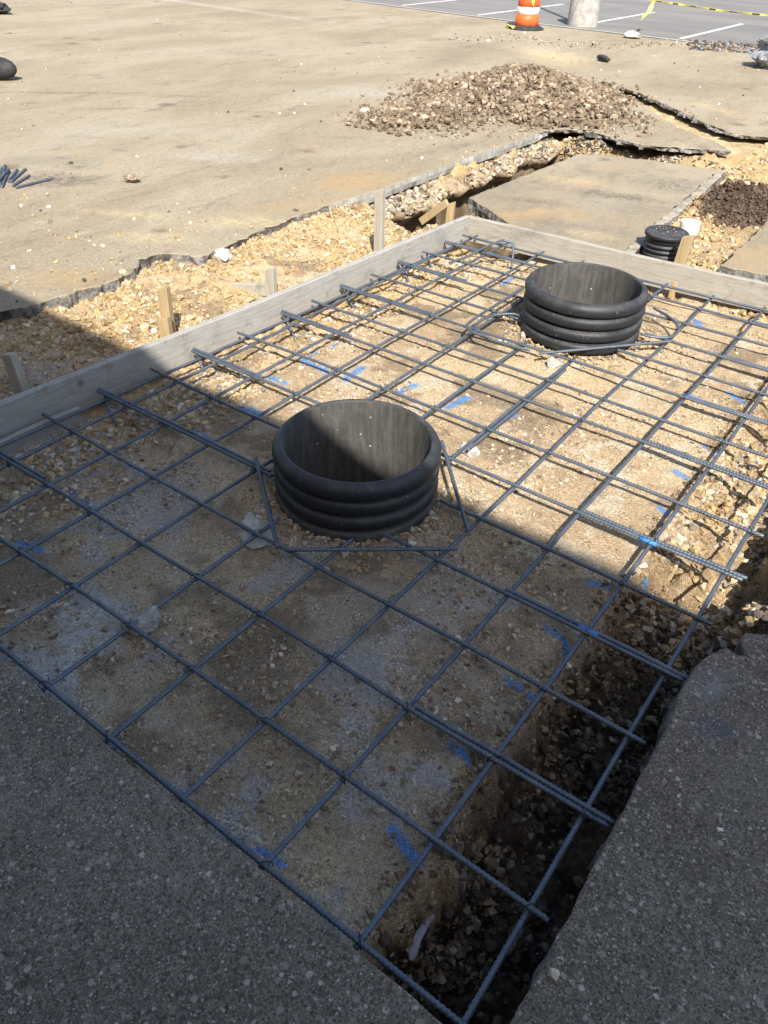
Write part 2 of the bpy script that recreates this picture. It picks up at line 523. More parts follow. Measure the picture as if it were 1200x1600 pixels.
def m_plain(name, c, rough=.6, var=.25, scale=20, metal=0, bump=.2, dirt=None, spec=.4):
    t = NT(name)
    p = t.pos()
    a = t.noise(p, scale, 6, .7)
    col = t.mix(t.rng(a, .3, .7), tuple(x * (1 - var) for x in c), tuple(min(1, x * (1 + var)) for x in c))
    if dirt: col = t.mix(t.rng(t.noise(p, scale * .4, 7, .75), .48, .68, 0, .8), col, dirt)
    return t.fin(col, rough, metal, t.bump(a, bump, .005), spec)

def m_parking():
    t = NT('parking_asphalt')
    p = t.pos()
    mp = t.n('ShaderNodeMapping'); t.l(p, mp.inputs[0]); mp.inputs['Scale'].default_value = (.35, 1, 1)
    a = t.noise(mp.outputs[0], .9, 7, .65, .4)
    b = t.noise(p, 40, 5, .8)
    col = t.ramp(a, [(.3, (.17, .165, .155)), (.5, (.215, .208, .195)), (.72, (.27, .255, .235))])
    col = t.mix(t.rng(b, .4, .7, 0, .4), col, (.13, .125, .12))
    return t.fin(col, .9, 0, t.bump(b, .5, .01), .2)

M_SOIL, M_STONE, M_LOT, M_SLAB, M_CUT = m_soil(), m_stone(), m_lot(), m_slab(), m_cut()
M_PANEL = m_lot(True)
M_STEEL, M_PIPE, M_LINER, M_PARK = m_steel(), m_pipe(), m_liner(), m_parking()
M_FORM_Y = m_wood('weathered_timber_y', (.26, .245, .22), (.36, .345, .315), (.44, .425, .39), 1)
M_FORM_X = m_wood('weathered_timber_x', (.26, .24, .20), (.36, .335, .285), (.44, .41, .35), 0)
M_STAKE = m_wood('stake_timber', (.30, .21, .11), (.42, .31, .17), (.50, .39, .24), 2)
M_STAKE_GREY = m_wood('grey_stake_timber', (.30, .27, .22), (.40, .365, .30), (.47, .43, .36), 2)
M_CONC = m_plain('concrete', (.40, .385, .35), .9, .25, 12, bump=.6, dirt=(.27, .25, .21), spec=.2)
M_KERB = m_plain('dusty_kerb', (.33, .295, .235), .95, .4, 9, bump=.8, dirt=(.22, .185, .135), spec=.15)
M_LUMP = m_plain('lump_concrete', (.42, .41, .38), .95, .3, 30, bump=.8, dirt=(.24, .22, .18), spec=.15)
M_LINE = m_plain('road_paint', (.70, .69, .66), .8, .1, 9, bump=.2, dirt=(.42, .41, .39))
M_ORANGE = m_plain('orange_plastic', (.78, .13, .03), .5, .12, 10, bump=.1, dirt=(.55, .14, .06))
M_WHITE = m_plain('white_sheeting', (.72, .70, .66), .5, .08, 10, bump=.1, dirt=(.55, .5, .42))
M_RUBBER = m_plain('black_rubber', (.03, .03, .032), .8, .3, 14, bump=.4, dirt=(.08, .075, .065))
M_YELLOW = m_plain('yellow_tape', (.78, .72, .16), .45, .1, 20, bump=.05)
M_TAPEBLACK = m_plain('tape_print', (.03, .03, .03), .5, .1, 20, bump=.05)
M_PVC = m_plain('white_pvc', (.75, .74, .71), .45, .08, 18, bump=.1, dirt=(.55, .48, .36))
M_WIRE = m_plain('tie_wire_steel', (.05, .05, .055), .5, .2, 40, metal=.6)
M_WALL = m_plain('wall_render', (.42, .38, .32), .9, .12, 5, bump=.4)
M_GLASS = m_plain('dark_glass', (.03, .035, .04), .08, .1, 3, bump=0, spec=.6)
M_METAL = m_plain('galvanised', (.42, .43, .44), .45, .12, 12, metal=.8)
M_SCRAP = m_plain('white_plastic_scrap', (.62, .63, .64), .5, .15, 25, bump=.4)
M_STRIP = m_plain('pale_plastic_strip', (.42, .42, .50), .45, .15, 30, bump=.2, dirt=(.3, .27, .25))
M_CLOTH = m_plain('grey_cloth', (.26, .275, .29), .95, .35, 18, bump=.8, dirt=(.16, .16, .16))
M_LITTER = m_plain('brown_litter', (.30, .23, .17), .85, .5, 30, bump=.6)
M_DARKSOIL = m_plain('dark_soil', (.085, .062, .045), .95, .35, 30, bump=.8)
M_BARK = m_plain('bark', (.12, .095, .07), .95, .3, 20, bump=1)
M_LEAF = m_plain('leaf', (.06, .10, .03), .6, .3, 6, bump=.1)
M_SPRAY = m_plain('blue_sprayed_steel', (.05, .22, .60), .6, .2, 60, bump=.2)

# ------------------------------------------------------------------ paved sheets
ZL = 0.08                                        # level of the pavements

def densify(pts, step, jit, seed, rough=.0):
    out = []
    P = np.asarray(pts, float)
    for i in range(len(P)):
        a, b = P[i], P[(i + 1) % len(P)]
        L = np.linalg.norm(b - a)
        n = max(1, int(L / step)) if L < 14 else 1
        for k in range(n): out.append(a + (b - a) * k / n)
    o = np.array(out)
    jit = np.where((o[:, 0] < -.9) & (o[:, 1] > 4.1) & (o[:, 1] < 7.5), .3, 1.0) * jit
    dx = (fbm(o[:, 0], o[:, 1], seed, .25, 4, .6) + .9 * fbm(o[:, 0], o[:, 1], seed + 3, .05, 2)) * jit * 2
    dy = (fbm(o[:, 0], o[:, 1], seed + 31, .25, 4, .6) + .9 * fbm(o[:, 0], o[:, 1], seed + 37, .05, 2)) * jit * 2
    return o + np.stack([dx, dy], 1)

def poly_normals(p):
    t = np.roll(p, -1, 0) - np.roll(p, 1, 0)
    t /= np.linalg.norm(t, axis=1)[:, None] + 1e-9
    area = np.sum(p[:, 0] * np.roll(p[:, 1], -1) - np.roll(p[:, 0], -1) * p[:, 1])
    n = np.stack([t[:, 1], -t[:, 0]], 1)
    return n if area > 0 else -n                 # outward

def slab(name, outline, z, thick, mats, jit=.01, step=.04, seed=1, hole=None, worn=.006, tilt=(0, 0), rough=.012):
    """a sheet of pavement with broken edges; mats = (top, cut face)"""
    loops = [np.asarray(outline, float)]
    if hole is not None: loops.append(np.asarray(hole, float))
    V, F, MI = [], [], []
    tops = []
    for li, lp in enumerate(loops):
        if li == 1 or hole is None:
            lp = densify(lp, step, jit, seed)
        nrm = poly_normals(lp)
        if li == 1: nrm = -nrm                   # points into the hole
        n = len(lp)
        b = len(V)
        tops.append((b, n, lp))
        zz = z + tilt[0] * lp[:, 0] + tilt[1] * lp[:, 1]
        saw = (name == 'asphalt_lot') * (lp[:, 1] > 4.1) * (lp[:, 1] < 7.5)
        rg = np.where(saw, .008, rough)
        r1 = fbm(lp[:, 0], lp[:, 1], seed + 5, .06, 3) * rg
        r2 = fbm(lp[:, 0], lp[:, 1], seed + 9, .09, 3) * rg * 2
        V += [(x, y, q) for (x, y), q in zip(lp - nrm * worn, zz)]
        V += [(x, y, q - worn) for (x, y), q in zip(lp, zz)]
        th = np.where(saw, .09, np.where(lp[:, 1] > 7.5, .045, thick)) if name == 'asphalt_lot' else np.full(n, thick)
        V += [(x, y, q - h_ * .5) for (x, y), q, h_ in zip(lp + nrm * r1[:, None], zz, th)]
        V += [(x, y, q - h_) for (x, y), q, h_ in zip(lp + nrm * (r2[:, None] - .01), zz, th)]
        for k in range(3):
            for i in range(n):
                j = (i + 1) % n
                F.append((b + k * n + i, b + k * n + j, b + (k + 1) * n + j, b + (k + 1) * n + i))
                MI.append(0 if k == 0 else (2 if len(mats) > 2 and saw[i] else 1))
    vv = [[Vector((V[b + i][0], V[b + i][1], 0)) for i in range(n)] for b, n, lp in tops]
    idx = []
    for b, n, lp in tops: idx += [b + i for i in range(n)]
    for tri in tessellate_polygon(vv):
        F.append(tuple(idx[i] for i in tri)); MI.append(0)
    # make the top face up
    V = np.array(V)
    for q in range(len(F)):
        f = F[q]
        if len(f) == 3:
            a, b2, c = V[f[0]], V[f[1]], V[f[2]]
            if np.cross(b2 - a, c - a)[2] < 0: F[q] = f[::-1]
    o = mesh_obj(name, V, F, list(mats))
    o.data.polygons.foreach_set('material_index', np.array(MI, np.int32))
    return tag(o, kind='structure')

LEFT_EDGE = [(-1.30, -.05), (-1.24, .7), (-1.21, 1.37), (-1.17, 1.51), (-1.13, 1.69), (-1.12, 1.95), (-1.13, 2.22), (-1.25, 2.37), (-1.26, 2.56),
             (-1.05, 2.66), (-1.01, 2.85), (-1.08, 3.49), (-1.10, 4.09), (-1.04, 4.66), (-1.05, 5.79), (-1.03, 6.93), (-1.01, 7.6), (-.93, 7.88),
             (-.51, 7.93), (-.01, 7.78), (.48, 7.98), (.80, 8.17), (.55, 8.46), (.02, 8.79), (-.5, 9.42), (-1.12, 10.17), (-1.85, 10.83),
             (-1.89, 11.02), (-1.11, 10.51), (.13, 9.33), (.61, 8.95), (.95, 9.10), (1.6, 9.35), (6.5, 9.6)]
hole = LEFT_EDGE + [(6.5, -.05)]
slab('asphalt_lot', [(-1.30, -.064)] + LEFT_EDGE[1:] + [(75, 9.6), (75, 140), (-70, 140), (-70, -.064)], ZL, .12, (M_LOT, M_CUT, M_CONC), .020, .022, 11, rough=.06)
slab('sidewalk', [(-9, -2.2), (2.715, -2.2), (2.735, -.062), (-1.32, -.062), (-9, -.066)], ZL, .14, (M_SLAB, M_CUT), .003, .05, 21, worn=.008)
brk = [at(u, v, ZL)[:2] for u, v in [(1068, 1070), (1085, 1040), (1110, 1020), (1135, 1010), (1150, 1020), (1165, 1022), (1158, 1000), (1165, 985), (1200, 990)]]
slab('pavement', [(2.815, -2.2), (60, -2.2), (60, 9.55), (6.55, 9.55), (6.5, 1.75)] + [tuple(b) for b in brk[::-1]] + [(2.818, .9), (2.826, .35)], ZL, .16, (M_SLAB, M_CUT), .0035, .02, 33, worn=.006, rough=.03)
ZI = .0                                          # the island left standing has sunk a little
isl_pts = [at(u, v, ZI)[:2] for u, v in [(800, 352), (733, 308), (905, 240), (1015, 250), (1122, 265)]]
slab('concrete_panel', [(.40, 4.655), (1.06, 4.70)] + [tuple(q) for q in isl_pts[::-1]], ZI, .10, (M_PANEL, M_CUT), .010, .03, 41, rough=.025)
ka, kb = at(1121, 266, ZI)[:2], np.array([1.055, 4.72])
slab('concrete_kerb', [(kb[0] + .012, kb[1]), (kb[0] + .085, kb[1]), (ka[0] + .085, ka[1] - .02), (ka[0] + .012, ka[1])], ZI + .012, .11, (M_KERB, M_CUT), .010, .03, 45, rough=.03)
slab('broken_slab', [(1.76, 4.80), (2.3, 4.86), (2.9, 4.92), (2.9, 6.2), (1.73, 6.05)], ZL + .01, .14, (M_PANEL, M_CUT), .012, .03, 51, rough=.03)

# parking bays beyond the lot
pk = slab('parking_lot', [(-70, 17.6), (-12.2, 17.25), (-9.0, 16.75), (-6.4, 16.45), (-2.3, 16.2), (3, 16.05), (75, 15.6), (75, 140), (-70, 140)], ZL + .006, .005, (M_PARK, M_PARK), .03, .2, 61, worn=.001, rough=.001)
def strip(name, pts, w, z, mat, parent):
    p = np.array([(x, y, z) for x, y in pts])
    t = np.gradient(p, axis=0); t /= np.linalg.norm(t, axis=1)[:, None]
    s = np.cross(t, [0, 0, 1.0]) * w / 2
    v = np.concatenate([p - s, p + s]); n = len(p)
    return mesh_obj(name, v, [(i + n, i + n + 1, i + 1, i) for i in range(n - 1)], mat, parent)
for xa, ya, xb, yb in [(-9.62, 17.0, -9.55, 20.6), (-7.35, 16.7, -7.25, 20.7), (-4.95, 17.15, -4.90, 20.8), (-2.68, 16.40, -2.60, 20.05), (-12.0, 17.5, -11.9, 20.6), (-.3, 16.5, -.25, 20.4)]:
    strip('stall_line', [(xa + (xb - xa) * k / 6, ya + (yb - ya) * k / 6) for k in range(7)], .10, ZL + .0105, M_LINE, pk)
strip('gutter_strip', [(-12.2, 17.17), (-9.0, 16.68), (-6.4, 16.38), (-4.4, 16.27), (-2.3, 16.13), (0, 16.06), (3, 15.98)], .13, ZL + .0112, M_CONC, pk)

# ------------------------------------------------------------------ excavated ground
PIPES = [(1.285, 1.452), (1.350, 3.505)]

def terrain(x, y):
    n1 = fbm(x, y, 101, .5, 5)
    n2 = fbm(x, y, 140, .09, 4, .6)
    n3 = fbm(x, y, 160, .035, 2, .6)
    xb = -.215 + (y - .7) * .0447                 # inner face of the long form board
    xw = 2.47 + .11 * fbm(x, y, 170, .28, 4, .6)
    z = -.072 + .014 * n1 + .006 * n2 + .003 * n3
    z = z + .034 * np.exp(-(np.hypot(x - 1.35, y - 3.505) / .52) ** 4) + .012 * np.exp(-(np.hypot(x - 1.285, y - 1.452) / .46) ** 4)
    z = z - .075 * sst(y + .1 * n1, 4.18, 4.42)
    crush = 1 - sst(x, .05, .40)                  # loose fill along the board
    z = z - .035 * crush + crush * (.03 * n2 + .012 * n3)
    out = 1 - sst(x, xb - .06, xb - .015)         # outside the form
    zo = -.105 + .07 * sst(xb - x, .05, .22) + .05 * sst(-x, .35, 1.05) + .05 * n1 + .032 * n2 + .012 * n3
    z = z * (1 - out) + zo * out
    # footing trench on the right
    tr = sst(x, xw - .03, xw + .06)
    zb = -.40 + .07 * n1 + .08 * n2 + .03 * n3 + .20 * sst(y, 1.25, 2.0)
    zb = zb - .10 * sst(x, 2.58, 2.84) * sst(y, 1.4, 1.9) + .05 * fbm(x, y, 185, .04, 2)
    zb = zb + .06 * (1 - sst(x, xw + .05, xw + .25))
    z = z * (1 - tr) + zb * tr
    bank = sst(x, 2.84 + .1 * n2, 2.93 + .1 * n2) * sst(y, 1.30, 1.45)
    z = z * (1 - bank) + (.03 + .07 * n2 + .05 * n1) * bank
    rgt = sst(x, 2.83, 2.86) * (1 - sst(y, 1.30, 1.42))
    z = z * (1 - rgt) + (-.12) * rgt
    # beyond the far form
    far = sst(y, 4.56, 4.64)
    zf = -.055 - .085 * (1 - sst(y, 4.72, 5.0)) + .04 * n1 + .035 * n2 + .012 * n3
    isl = sst(x, -.44, -.40) * (1 - sst(x, .95, 1.03)) * sst(y, 4.5, 4.6) * (1 - sst(y, 7.65, 7.75))
    da, db = at(733, 308, 0)[:2], at(800, 352, 0)[:2]
    cutc = ((db[0] - da[0]) * (y - da[1]) - (db[1] - da[1]) * (x - da[0])) < 0
    isl = isl * np.where(cutc & (x < .45), 0.0, 1.0)
    zf = np.where(cutc & (x < .45) & (x > -.6), -.30 + .10 * n2 + .06 * n1, zf)
    zf = zf * (1 - isl) + (-.11) * isl
    z = z * (1 - far) + zf * far
    left = (1 - sst(x, -.46, -.41)) * sst(y + .25 * (x + .4), 4.30, 4.62)
    zl = -.05 - .47 * sst(x, -1.02, -.93) + .10 * n2 + .10 * n1
    z = z * (1 - left) + zl * left
    back = sst(y, 7.55, 7.70)
    depth = .40 - .24 * sst(x, -.30, .10)
    zk = -.03 - depth * (1 - sst(y, 7.80 + .1 * n2, 7.90 + .1 * n2)) + .06 * n2 + .08 * n1 + .03 * n3
    zk = np.where(x > .9, -.03 + .06 * n1 + .05 * n2, zk)
    z = z * (1 - back) + zk * back
    mound = np.exp(-(((x - 1.42) / .34) ** 2 + ((y - 6.55) / .42) ** 2) ** 1.3)
    z = z + mound * (.20 + .10 * n2 + .06 * n1)
    z = np.where(y > 8.25, -.02 + .02 * n1 + .01 * n2, z)
    return z

def soil_color(x, y, z):
    n1 = fbm(x, y, 201, .6, 5, .6)[:, None]
    n2 = fbm(x, y, 240, .12, 4, .6)[:, None]
    tan = np.array([.63, .48, .295]); brown = np.array([.52, .385, .235]); yel = np.array([.60, .42, .205]); pale = np.array([.68, .59, .44])
    black = np.array([.045, .035, .026]); dk = np.array([.15, .105, .065]); lime = np.array([.62, .60, .56])
    def mixc(a, b, w): return a * (1 - w) + b * w
    col = mixc(tan, brown, np.clip(.5 + 2.2 * n1, 0, 1))
    col = mixc(col, pale, np.clip(n2 * 1.6 - .1, 0, .7))
    X, Y, Z = x[:, None], y[:, None], z[:, None]
    crush = 1 - sst(X, .0, .35)
    col = mixc(col, mixc(yel, tan, np.clip(.4 + 1.5 * n1, 0, 1)), crush * .85)
    shade_tint = (1 - sst(Y, .4, 2.0)) * .55                 # building's shade put into the soil colour, strongest at the walk
    col = mixc(col, np.array([.40, .32, .225]), shade_tint * np.clip(.9 + n1, 0, 1))
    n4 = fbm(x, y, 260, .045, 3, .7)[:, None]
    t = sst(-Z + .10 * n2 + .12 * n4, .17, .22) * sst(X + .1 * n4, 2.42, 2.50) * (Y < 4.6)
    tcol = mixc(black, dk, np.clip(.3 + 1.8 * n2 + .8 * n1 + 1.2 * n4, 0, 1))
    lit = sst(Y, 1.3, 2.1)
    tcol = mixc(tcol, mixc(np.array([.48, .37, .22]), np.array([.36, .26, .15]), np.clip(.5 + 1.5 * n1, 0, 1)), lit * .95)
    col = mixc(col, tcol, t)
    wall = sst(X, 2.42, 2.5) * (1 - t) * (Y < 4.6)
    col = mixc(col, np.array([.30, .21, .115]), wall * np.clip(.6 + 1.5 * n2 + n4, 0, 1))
    bank = sst(X, 2.78, 2.95) * sst(Y, 1.2, 1.5) * (Y < 4.5)
    col = mixc(col, np.array([.16, .115, .075]), bank * .9)
    # far side
    f = sst(Y, 4.6, 4.9)
    fcol = mixc(yel, np.array([.50, .385, .235]), np.clip(.5 + 1.4 * n1, 0, 1))
    col = mixc(col, fcol, f)
    deep = sst(-Z, .14, .30) * f * (X < .95)  # trench shade put into the soil colour, darker with depth
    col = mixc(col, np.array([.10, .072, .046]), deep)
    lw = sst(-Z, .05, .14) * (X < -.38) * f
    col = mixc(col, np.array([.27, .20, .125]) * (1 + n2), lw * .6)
    md = np.exp(-(((X - 1.42) / .36) ** 2 + ((Y - 6.55) / .46) ** 2) ** 2)
    col = mixc(col, np.array([.105, .075, .053]) * (1 + n2), np.clip(md * 1.5, 0, 1))
    rd = sst(X, .75, 1.1) * sst(Y, 7.4, 7.8) * (1 - sst(Y, 8.5, 8.8)) * np.clip(n1 * 3 + .55, 0, 1)
    col = mixc(col, np.array([.19, .125, .08]), rd * .8)
    sand = sst(Y, 8.3, 8.6) * (X < 1.0)
    col = mixc(col, np.array([.60, .46, .26]) * (1 + .5 * n2), sand)
    for (u, v, r, w) in [(75, 1045, .13, .95), (150, 955, .13, .85), (120, 1000, .11, .8), (60, 960, .10, .5), (40, 900, .12, .4), (200, 990, .08, .5), (765, 940, .07, .45), (680, 990, .1, .3), (730, 712, .06, .8), (610, 1020, .12, .25), (560, 960, .2, .15)]:
        q = at(u, v, -.085)
        d = np.hypot(X - q[0], Y - q[1]) / r + n2 * 1.6
        col = mixc(col, lime, (1 - sst(d, .3, 1.0)) * w)
    gd = fbm(x, y, 270, .32, 5, .65)[:, None]
    col = mixc(col, np.array([.47, .44, .40]), np.clip(gd * 4 - .25, 0, .75) * (1 - sst(Y, .6, 1.9)) * (1 - t) * (X < 2.45))
    col = mixc(col, np.array([.25, .19, .125]), np.clip(-gd * 4 - .45, 0, .7) * (1 - t) * (X < 2.45) * (Y < 4.5))
    # sprayed blue marks
    paint = np.zeros(len(x))
    for (u0, v0, u1, v1, wd) in PAINT:
        a, b = at(u0, v0, -.085)[:2], at(u1, v1, -.085)[:2]
        d = b - a; L2 = d @ d
        s = np.clip(((x - a[0]) * d[0] + (y - a[1]) * d[1]) / L2, 0, 1)
        dist = np.hypot(x - a[0] - s * d[0], y - a[1] - s * d[1])
        paint = np.maximum(paint, 1 - np.clip(dist / wd - .35, 0, 1))
    return np.concatenate([np.clip(col, .01, .9), paint[:, None]], 1)

PAINT = [(297, 678, 325, 692, .030), (200, 730, 225, 742, .022), (112, 772, 142, 796, .026), (32, 850, 62, 864, .026), (472, 566, 512, 586, .030), (474, 568, 494, 552, .026),
         (540, 597, 566, 579, .028), (516, 548, 526, 541, .02), (624, 616, 648, 604, .028), (700, 640, 730, 624, .030), (775, 664, 803, 650, .030), (850, 986, 893, 1008, .022), (793, 1066, 828, 1094, .022),
         (706, 1173, 744, 1200, .022), (613, 1302, 650, 1350, .022), (405, 1330, 442, 1356, .016), (1029, 797, 1040, 806, .022), (1053, 740, 1085, 758, .026), (920, 915, 958, 926, .022),
         (1136, 616, 1168, 634, .022), (1100, 700, 1116, 708, .022), (785, 447, 800, 437, .03), (176, 1163, 186, 1170, .018), (420, 590, 445, 603, .026), (1010, 905, 1022, 918, .02),
         (1070, 780, 1085, 790, .02), (390, 642, 408, 652, .026), (1085, 500, 1092, 512, .03), (370, 640, 385, 646, .02)]

def heightfield(name, x0, x1, y0, y1, step):
    xs, ys = np.arange(x0, x1 + step / 2, step), np.arange(y0, y1 + step / 2, step)
    X, Y = np.meshgrid(xs, ys)
    x, y = X.ravel(), Y.ravel()
    jx = (np.random.RandomState(3).rand(len(x)) - .5) * step * .6
    jy = (np.random.RandomState(4).rand(len(x)) - .5) * step * .6
    x, y = x + jx, y + jy
    z = terrain(x, y)
    nx, ny = len(xs), len(ys)
    i = (np.arange(ny - 1)[:, None] * nx + np.arange(nx - 1)[None]).ravel()
    q = np.stack([i, i + 1, i + nx + 1, i + nx], 1)
    cx, cy = x[q].mean(1), y[q].mean(1)
    keep = np.ones(len(q), bool)
    for px, py in PIPES: keep &= np.hypot(cx - px, cy - py) > .325
    q = q[keep]
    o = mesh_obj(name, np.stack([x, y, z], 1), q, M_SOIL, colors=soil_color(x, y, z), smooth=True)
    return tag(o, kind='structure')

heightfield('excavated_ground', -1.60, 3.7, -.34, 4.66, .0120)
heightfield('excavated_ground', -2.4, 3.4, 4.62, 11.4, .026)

# ------------------------------------------------------------------ loose stones
def ico(sub):
    t = (1 + 5 ** .5) / 2
    v = np.array([(-1, t, 0), (1, t, 0), (-1, -t, 0), (1, -t, 0), (0, -1, t), (0, 1, t), (0, -1, -t), (0, 1, -t), (t, 0, -1), (t, 0, 1), (-t, 0, -1), (-t, 0, 1)], float)
    f = [(0, 11, 5), (0, 5, 1), (0, 1, 7), (0, 7, 10), (0, 10, 11), (1, 5, 9), (5, 11, 4), (11, 10, 2), (10, 7, 6), (7, 1, 8), (3, 9, 4), (3, 4, 2), (3, 2, 6), (3, 6, 8), (3, 8, 9), (4, 9, 5), (2, 4, 11), (6, 2, 10), (8, 6, 7), (9, 8, 1)]
    v /= np.linalg.norm(v, axis=1)[:, None]
    for _ in range(sub):
        v = list(map(tuple, v)); mid = {}; nf = []
        def md(a, b):
            k = (min(a, b), max(a, b))
            if k not in mid:
                p = (np.array(v[a]) + np.array(v[b])) / 2
                v.append(tuple(p / np.linalg.norm(p))); mid[k] = len(v) - 1
            return mid[k]
        for a, b, c in f:
            d, e, g = md(a, b), md(b, c), md(c, a)
            nf += [(a, d, g), (b, e, d), (c, g, e), (d, e, g)]
        f = nf; v = np.array(v)
    return np.array(v), np.array(f)

def rock_shape(sub, rs, amt=.28):
    v, f = ico(sub)
    # chop with a few planes for a broken look
    for _ in range(9):
        d = rs.normal(size=3); d /= np.linalg.norm(d)
        k = .38 + .35 * rs.rand()
        s = v @ d
        v = v - np.outer(np.maximum(s - k, 0), d)
    v = v * (1 + amt * (rs.rand(len(v), 1) - .5))
    return v, f

def chip_shape(rs):
    c = np.array([(x, y, z) for z in (-1, 1) for x, y in ((-1, -1), (1, -1), (1, 1), (-1, 1))], float)
    c = c * (.45 + .55 * rs.rand(8, 3)) * np.array([1.0, .5 + .5 * rs.rand(), .4 + .45 * rs.rand()])
    c[:, 0] += c[:, 2] * (rs.rand() - .5); c[:, 1] += c[:, 0] * (rs.rand() - .5) * .6
    f = [(3, 2, 1), (3, 1, 0), (4, 5, 6), (4, 6, 7), (0, 1, 5), (0, 5, 4), (1, 2, 6), (1, 6, 5), (2, 3, 7), (2, 7, 6), (3, 0, 4), (3, 4, 7)]
    return c, np.array(f)
PROTO = [chip_shape(np.random.RandomState(900 + k)) for k in range(24)]
PROTO_L = [rock_shape(1, np.random.RandomState(950 + k), .12) for k in range(14)]

def rot_many(n, rs):
    q = rs.normal(size=(n, 4)); q /= np.linalg.norm(q, axis=1)[:, None]
    w, x, y, z = q.T
    return np.stack([np.stack([1 - 2 * (y * y + z * z), 2 * (x * y - z * w), 2 * (x * z + y * w)], 1),
                     np.stack([2 * (x * y + z * w), 1 - 2 * (x * x + z * z), 2 * (y * z - x * w)], 1),
                     np.stack([2 * (x * z - y * w), 2 * (y * z + x * w), 1 - 2 * (x * x + y * y)], 1)], 1)

def stones(name, P, size, cols, label, cat, parent=None, big=.016, seed=0, sink=.25):
    """a mass of loose stones, one mesh"""
    rs = np.random.RandomState(seed)
    Vs, Fs, Cs, base = [], [], [], 0
    for protos, sel in ((PROTO, size < big), (PROTO_L, size >= big)):
        idx = np.where(sel)[0]
        if not len(idx): continue
        which = rs.randint(len(protos), size=len(idx))
        for k, (pv, pf) in enumerate(protos):
            ii = idx[which == k]
            if not len(ii): continue
            R = rot_many(len(ii), rs)
            sc = size[ii][:, None] * (.75 + .5 * rs.rand(len(ii), 3))
            v = pv[None] * sc[:, None]
            v = np.einsum('nij,nkj->nki', R, v)
            v[:, :, 2] *= .8
            v = v + P[ii][:, None] + np.array([0, 0, 1])[None, None] * (size[ii] * (.55 - sink))[:, None, None]
            n, kv = len(ii), len(pv)
            Fs.append((pf[None] + (np.arange(n) * kv)[:, None, None] + base).reshape(-1, 3))
            base += n * kv
            Vs.append(v.reshape(-1, 3)); Cs.append(np.repeat(cols[ii], kv, 0))
    o = mesh_obj(name, np.concatenate(Vs), np.concatenate(Fs), M_STONE, parent, colors=np.concatenate(Cs))
    o['kind'] = 'stuff'
    if parent is None: tag(o, label, cat)
    return o

def palette(n, rs, cols, spread=.18):
    c = np.array(cols)[rs.randint(len(cols), size=n)]
    return np.clip(c * (1 + spread * rs.normal(size=(n, 1))), .01, .85)

def inpipe(x, y):
    k = np.zeros(len(x), bool)
    for px, py in PIPES: k |= np.hypot(x - px, y - py) < .365
    return k

def sizes(n, rs, lo, hi, p=2.6):
    return lo + (hi - lo) * rs.rand(n) ** p

LIME = [(.52, .385, .215), (.47, .335, .175), (.56, .445, .28), (.41, .29, .155), (.50, .355, .175), (.60, .52, .38), (.45, .30, .14)]
GREYISH = [(.42, .36, .28), (.50, .45, .37), (.36, .30, .23), (.56, .52, .45), (.40, .34, .26)]
PADC = [(.50, .38, .24), (.55, .43, .29), (.44, .33, .21), (.59, .48, .35), (.36, .265, .17), (.23, .175, .12), (.62, .53, .40)]
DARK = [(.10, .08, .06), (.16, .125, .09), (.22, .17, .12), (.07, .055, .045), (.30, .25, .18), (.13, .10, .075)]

def scatter(name, n, x0, x1, y0, y1, dens, lo, hi, pal, label, cat, seed, big=.016, p=2.6, sink=.25):
    rs = np.random.RandomState(seed)
    x, y = x0 + (x1 - x0) * rs.rand(n * 3), y0 + (y1 - y0) * rs.rand(n * 3)
    k = (rs.rand(n * 3) < dens(x, y)) & ~inpipe(x, y)
    x, y = x[k][:n], y[k][:n]
    s = sizes(len(x), rs, lo, hi, p)
    P = np.stack([x, y, terrain(x, y)], 1)
    return stones(name, P, s, palette(len(x), rs, pal), label, cat, big=big, seed=seed, sink=sink)

def xboard(y): return -.215 + (y - .7) * .0447
scatter('gravel', 21000, -1.25, -.15, .3, 4.75, lambda x, y: (x < xboard(y) - .05) * np.clip(.5 + 1.4 * fbm(x, y, 301, .3, 3), .1, 1), .003, .024, LIME,
        'loose yellow crushed limestone outside the long form board', 'gravel', 1, p=5.5, big=.020)
scatter('gravel', 14000, -.2, .55, .3, 4.45, lambda x, y: (x > xboard(y) + .05) * (1 - sst(x, .12, .5)) * np.clip(.5 + 1.4 * fbm(x, y, 302, .3, 3), .1, 1), .003, .022, LIME + GREYISH,
        'crumbly limestone lumps below the bars along the long form board', 'gravel', 2, p=4.0, big=.018)
scatter('gravel', 30000, .1, 2.5, -.03, 4.45, lambda x, y: np.clip(.22 + 2.4 * fbm(x, y, 303, .45, 4), .02, 1), .0012, .0125, PADC,
        'fine gravel strewn over the compacted pad under the bars', 'gravel', 3, p=7.0, sink=.3)
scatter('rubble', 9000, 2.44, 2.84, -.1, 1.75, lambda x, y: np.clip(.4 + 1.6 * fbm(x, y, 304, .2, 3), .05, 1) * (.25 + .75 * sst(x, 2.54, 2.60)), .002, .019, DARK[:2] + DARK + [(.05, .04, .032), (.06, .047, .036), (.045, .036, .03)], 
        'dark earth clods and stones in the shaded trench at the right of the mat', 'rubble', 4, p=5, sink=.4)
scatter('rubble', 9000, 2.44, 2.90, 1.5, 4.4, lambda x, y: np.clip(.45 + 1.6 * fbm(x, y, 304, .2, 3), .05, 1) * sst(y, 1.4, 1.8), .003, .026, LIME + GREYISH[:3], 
        'limestone lumps in the sunlit length of the trench', 'rubble', 34, p=4, sink=.4, big=.020)
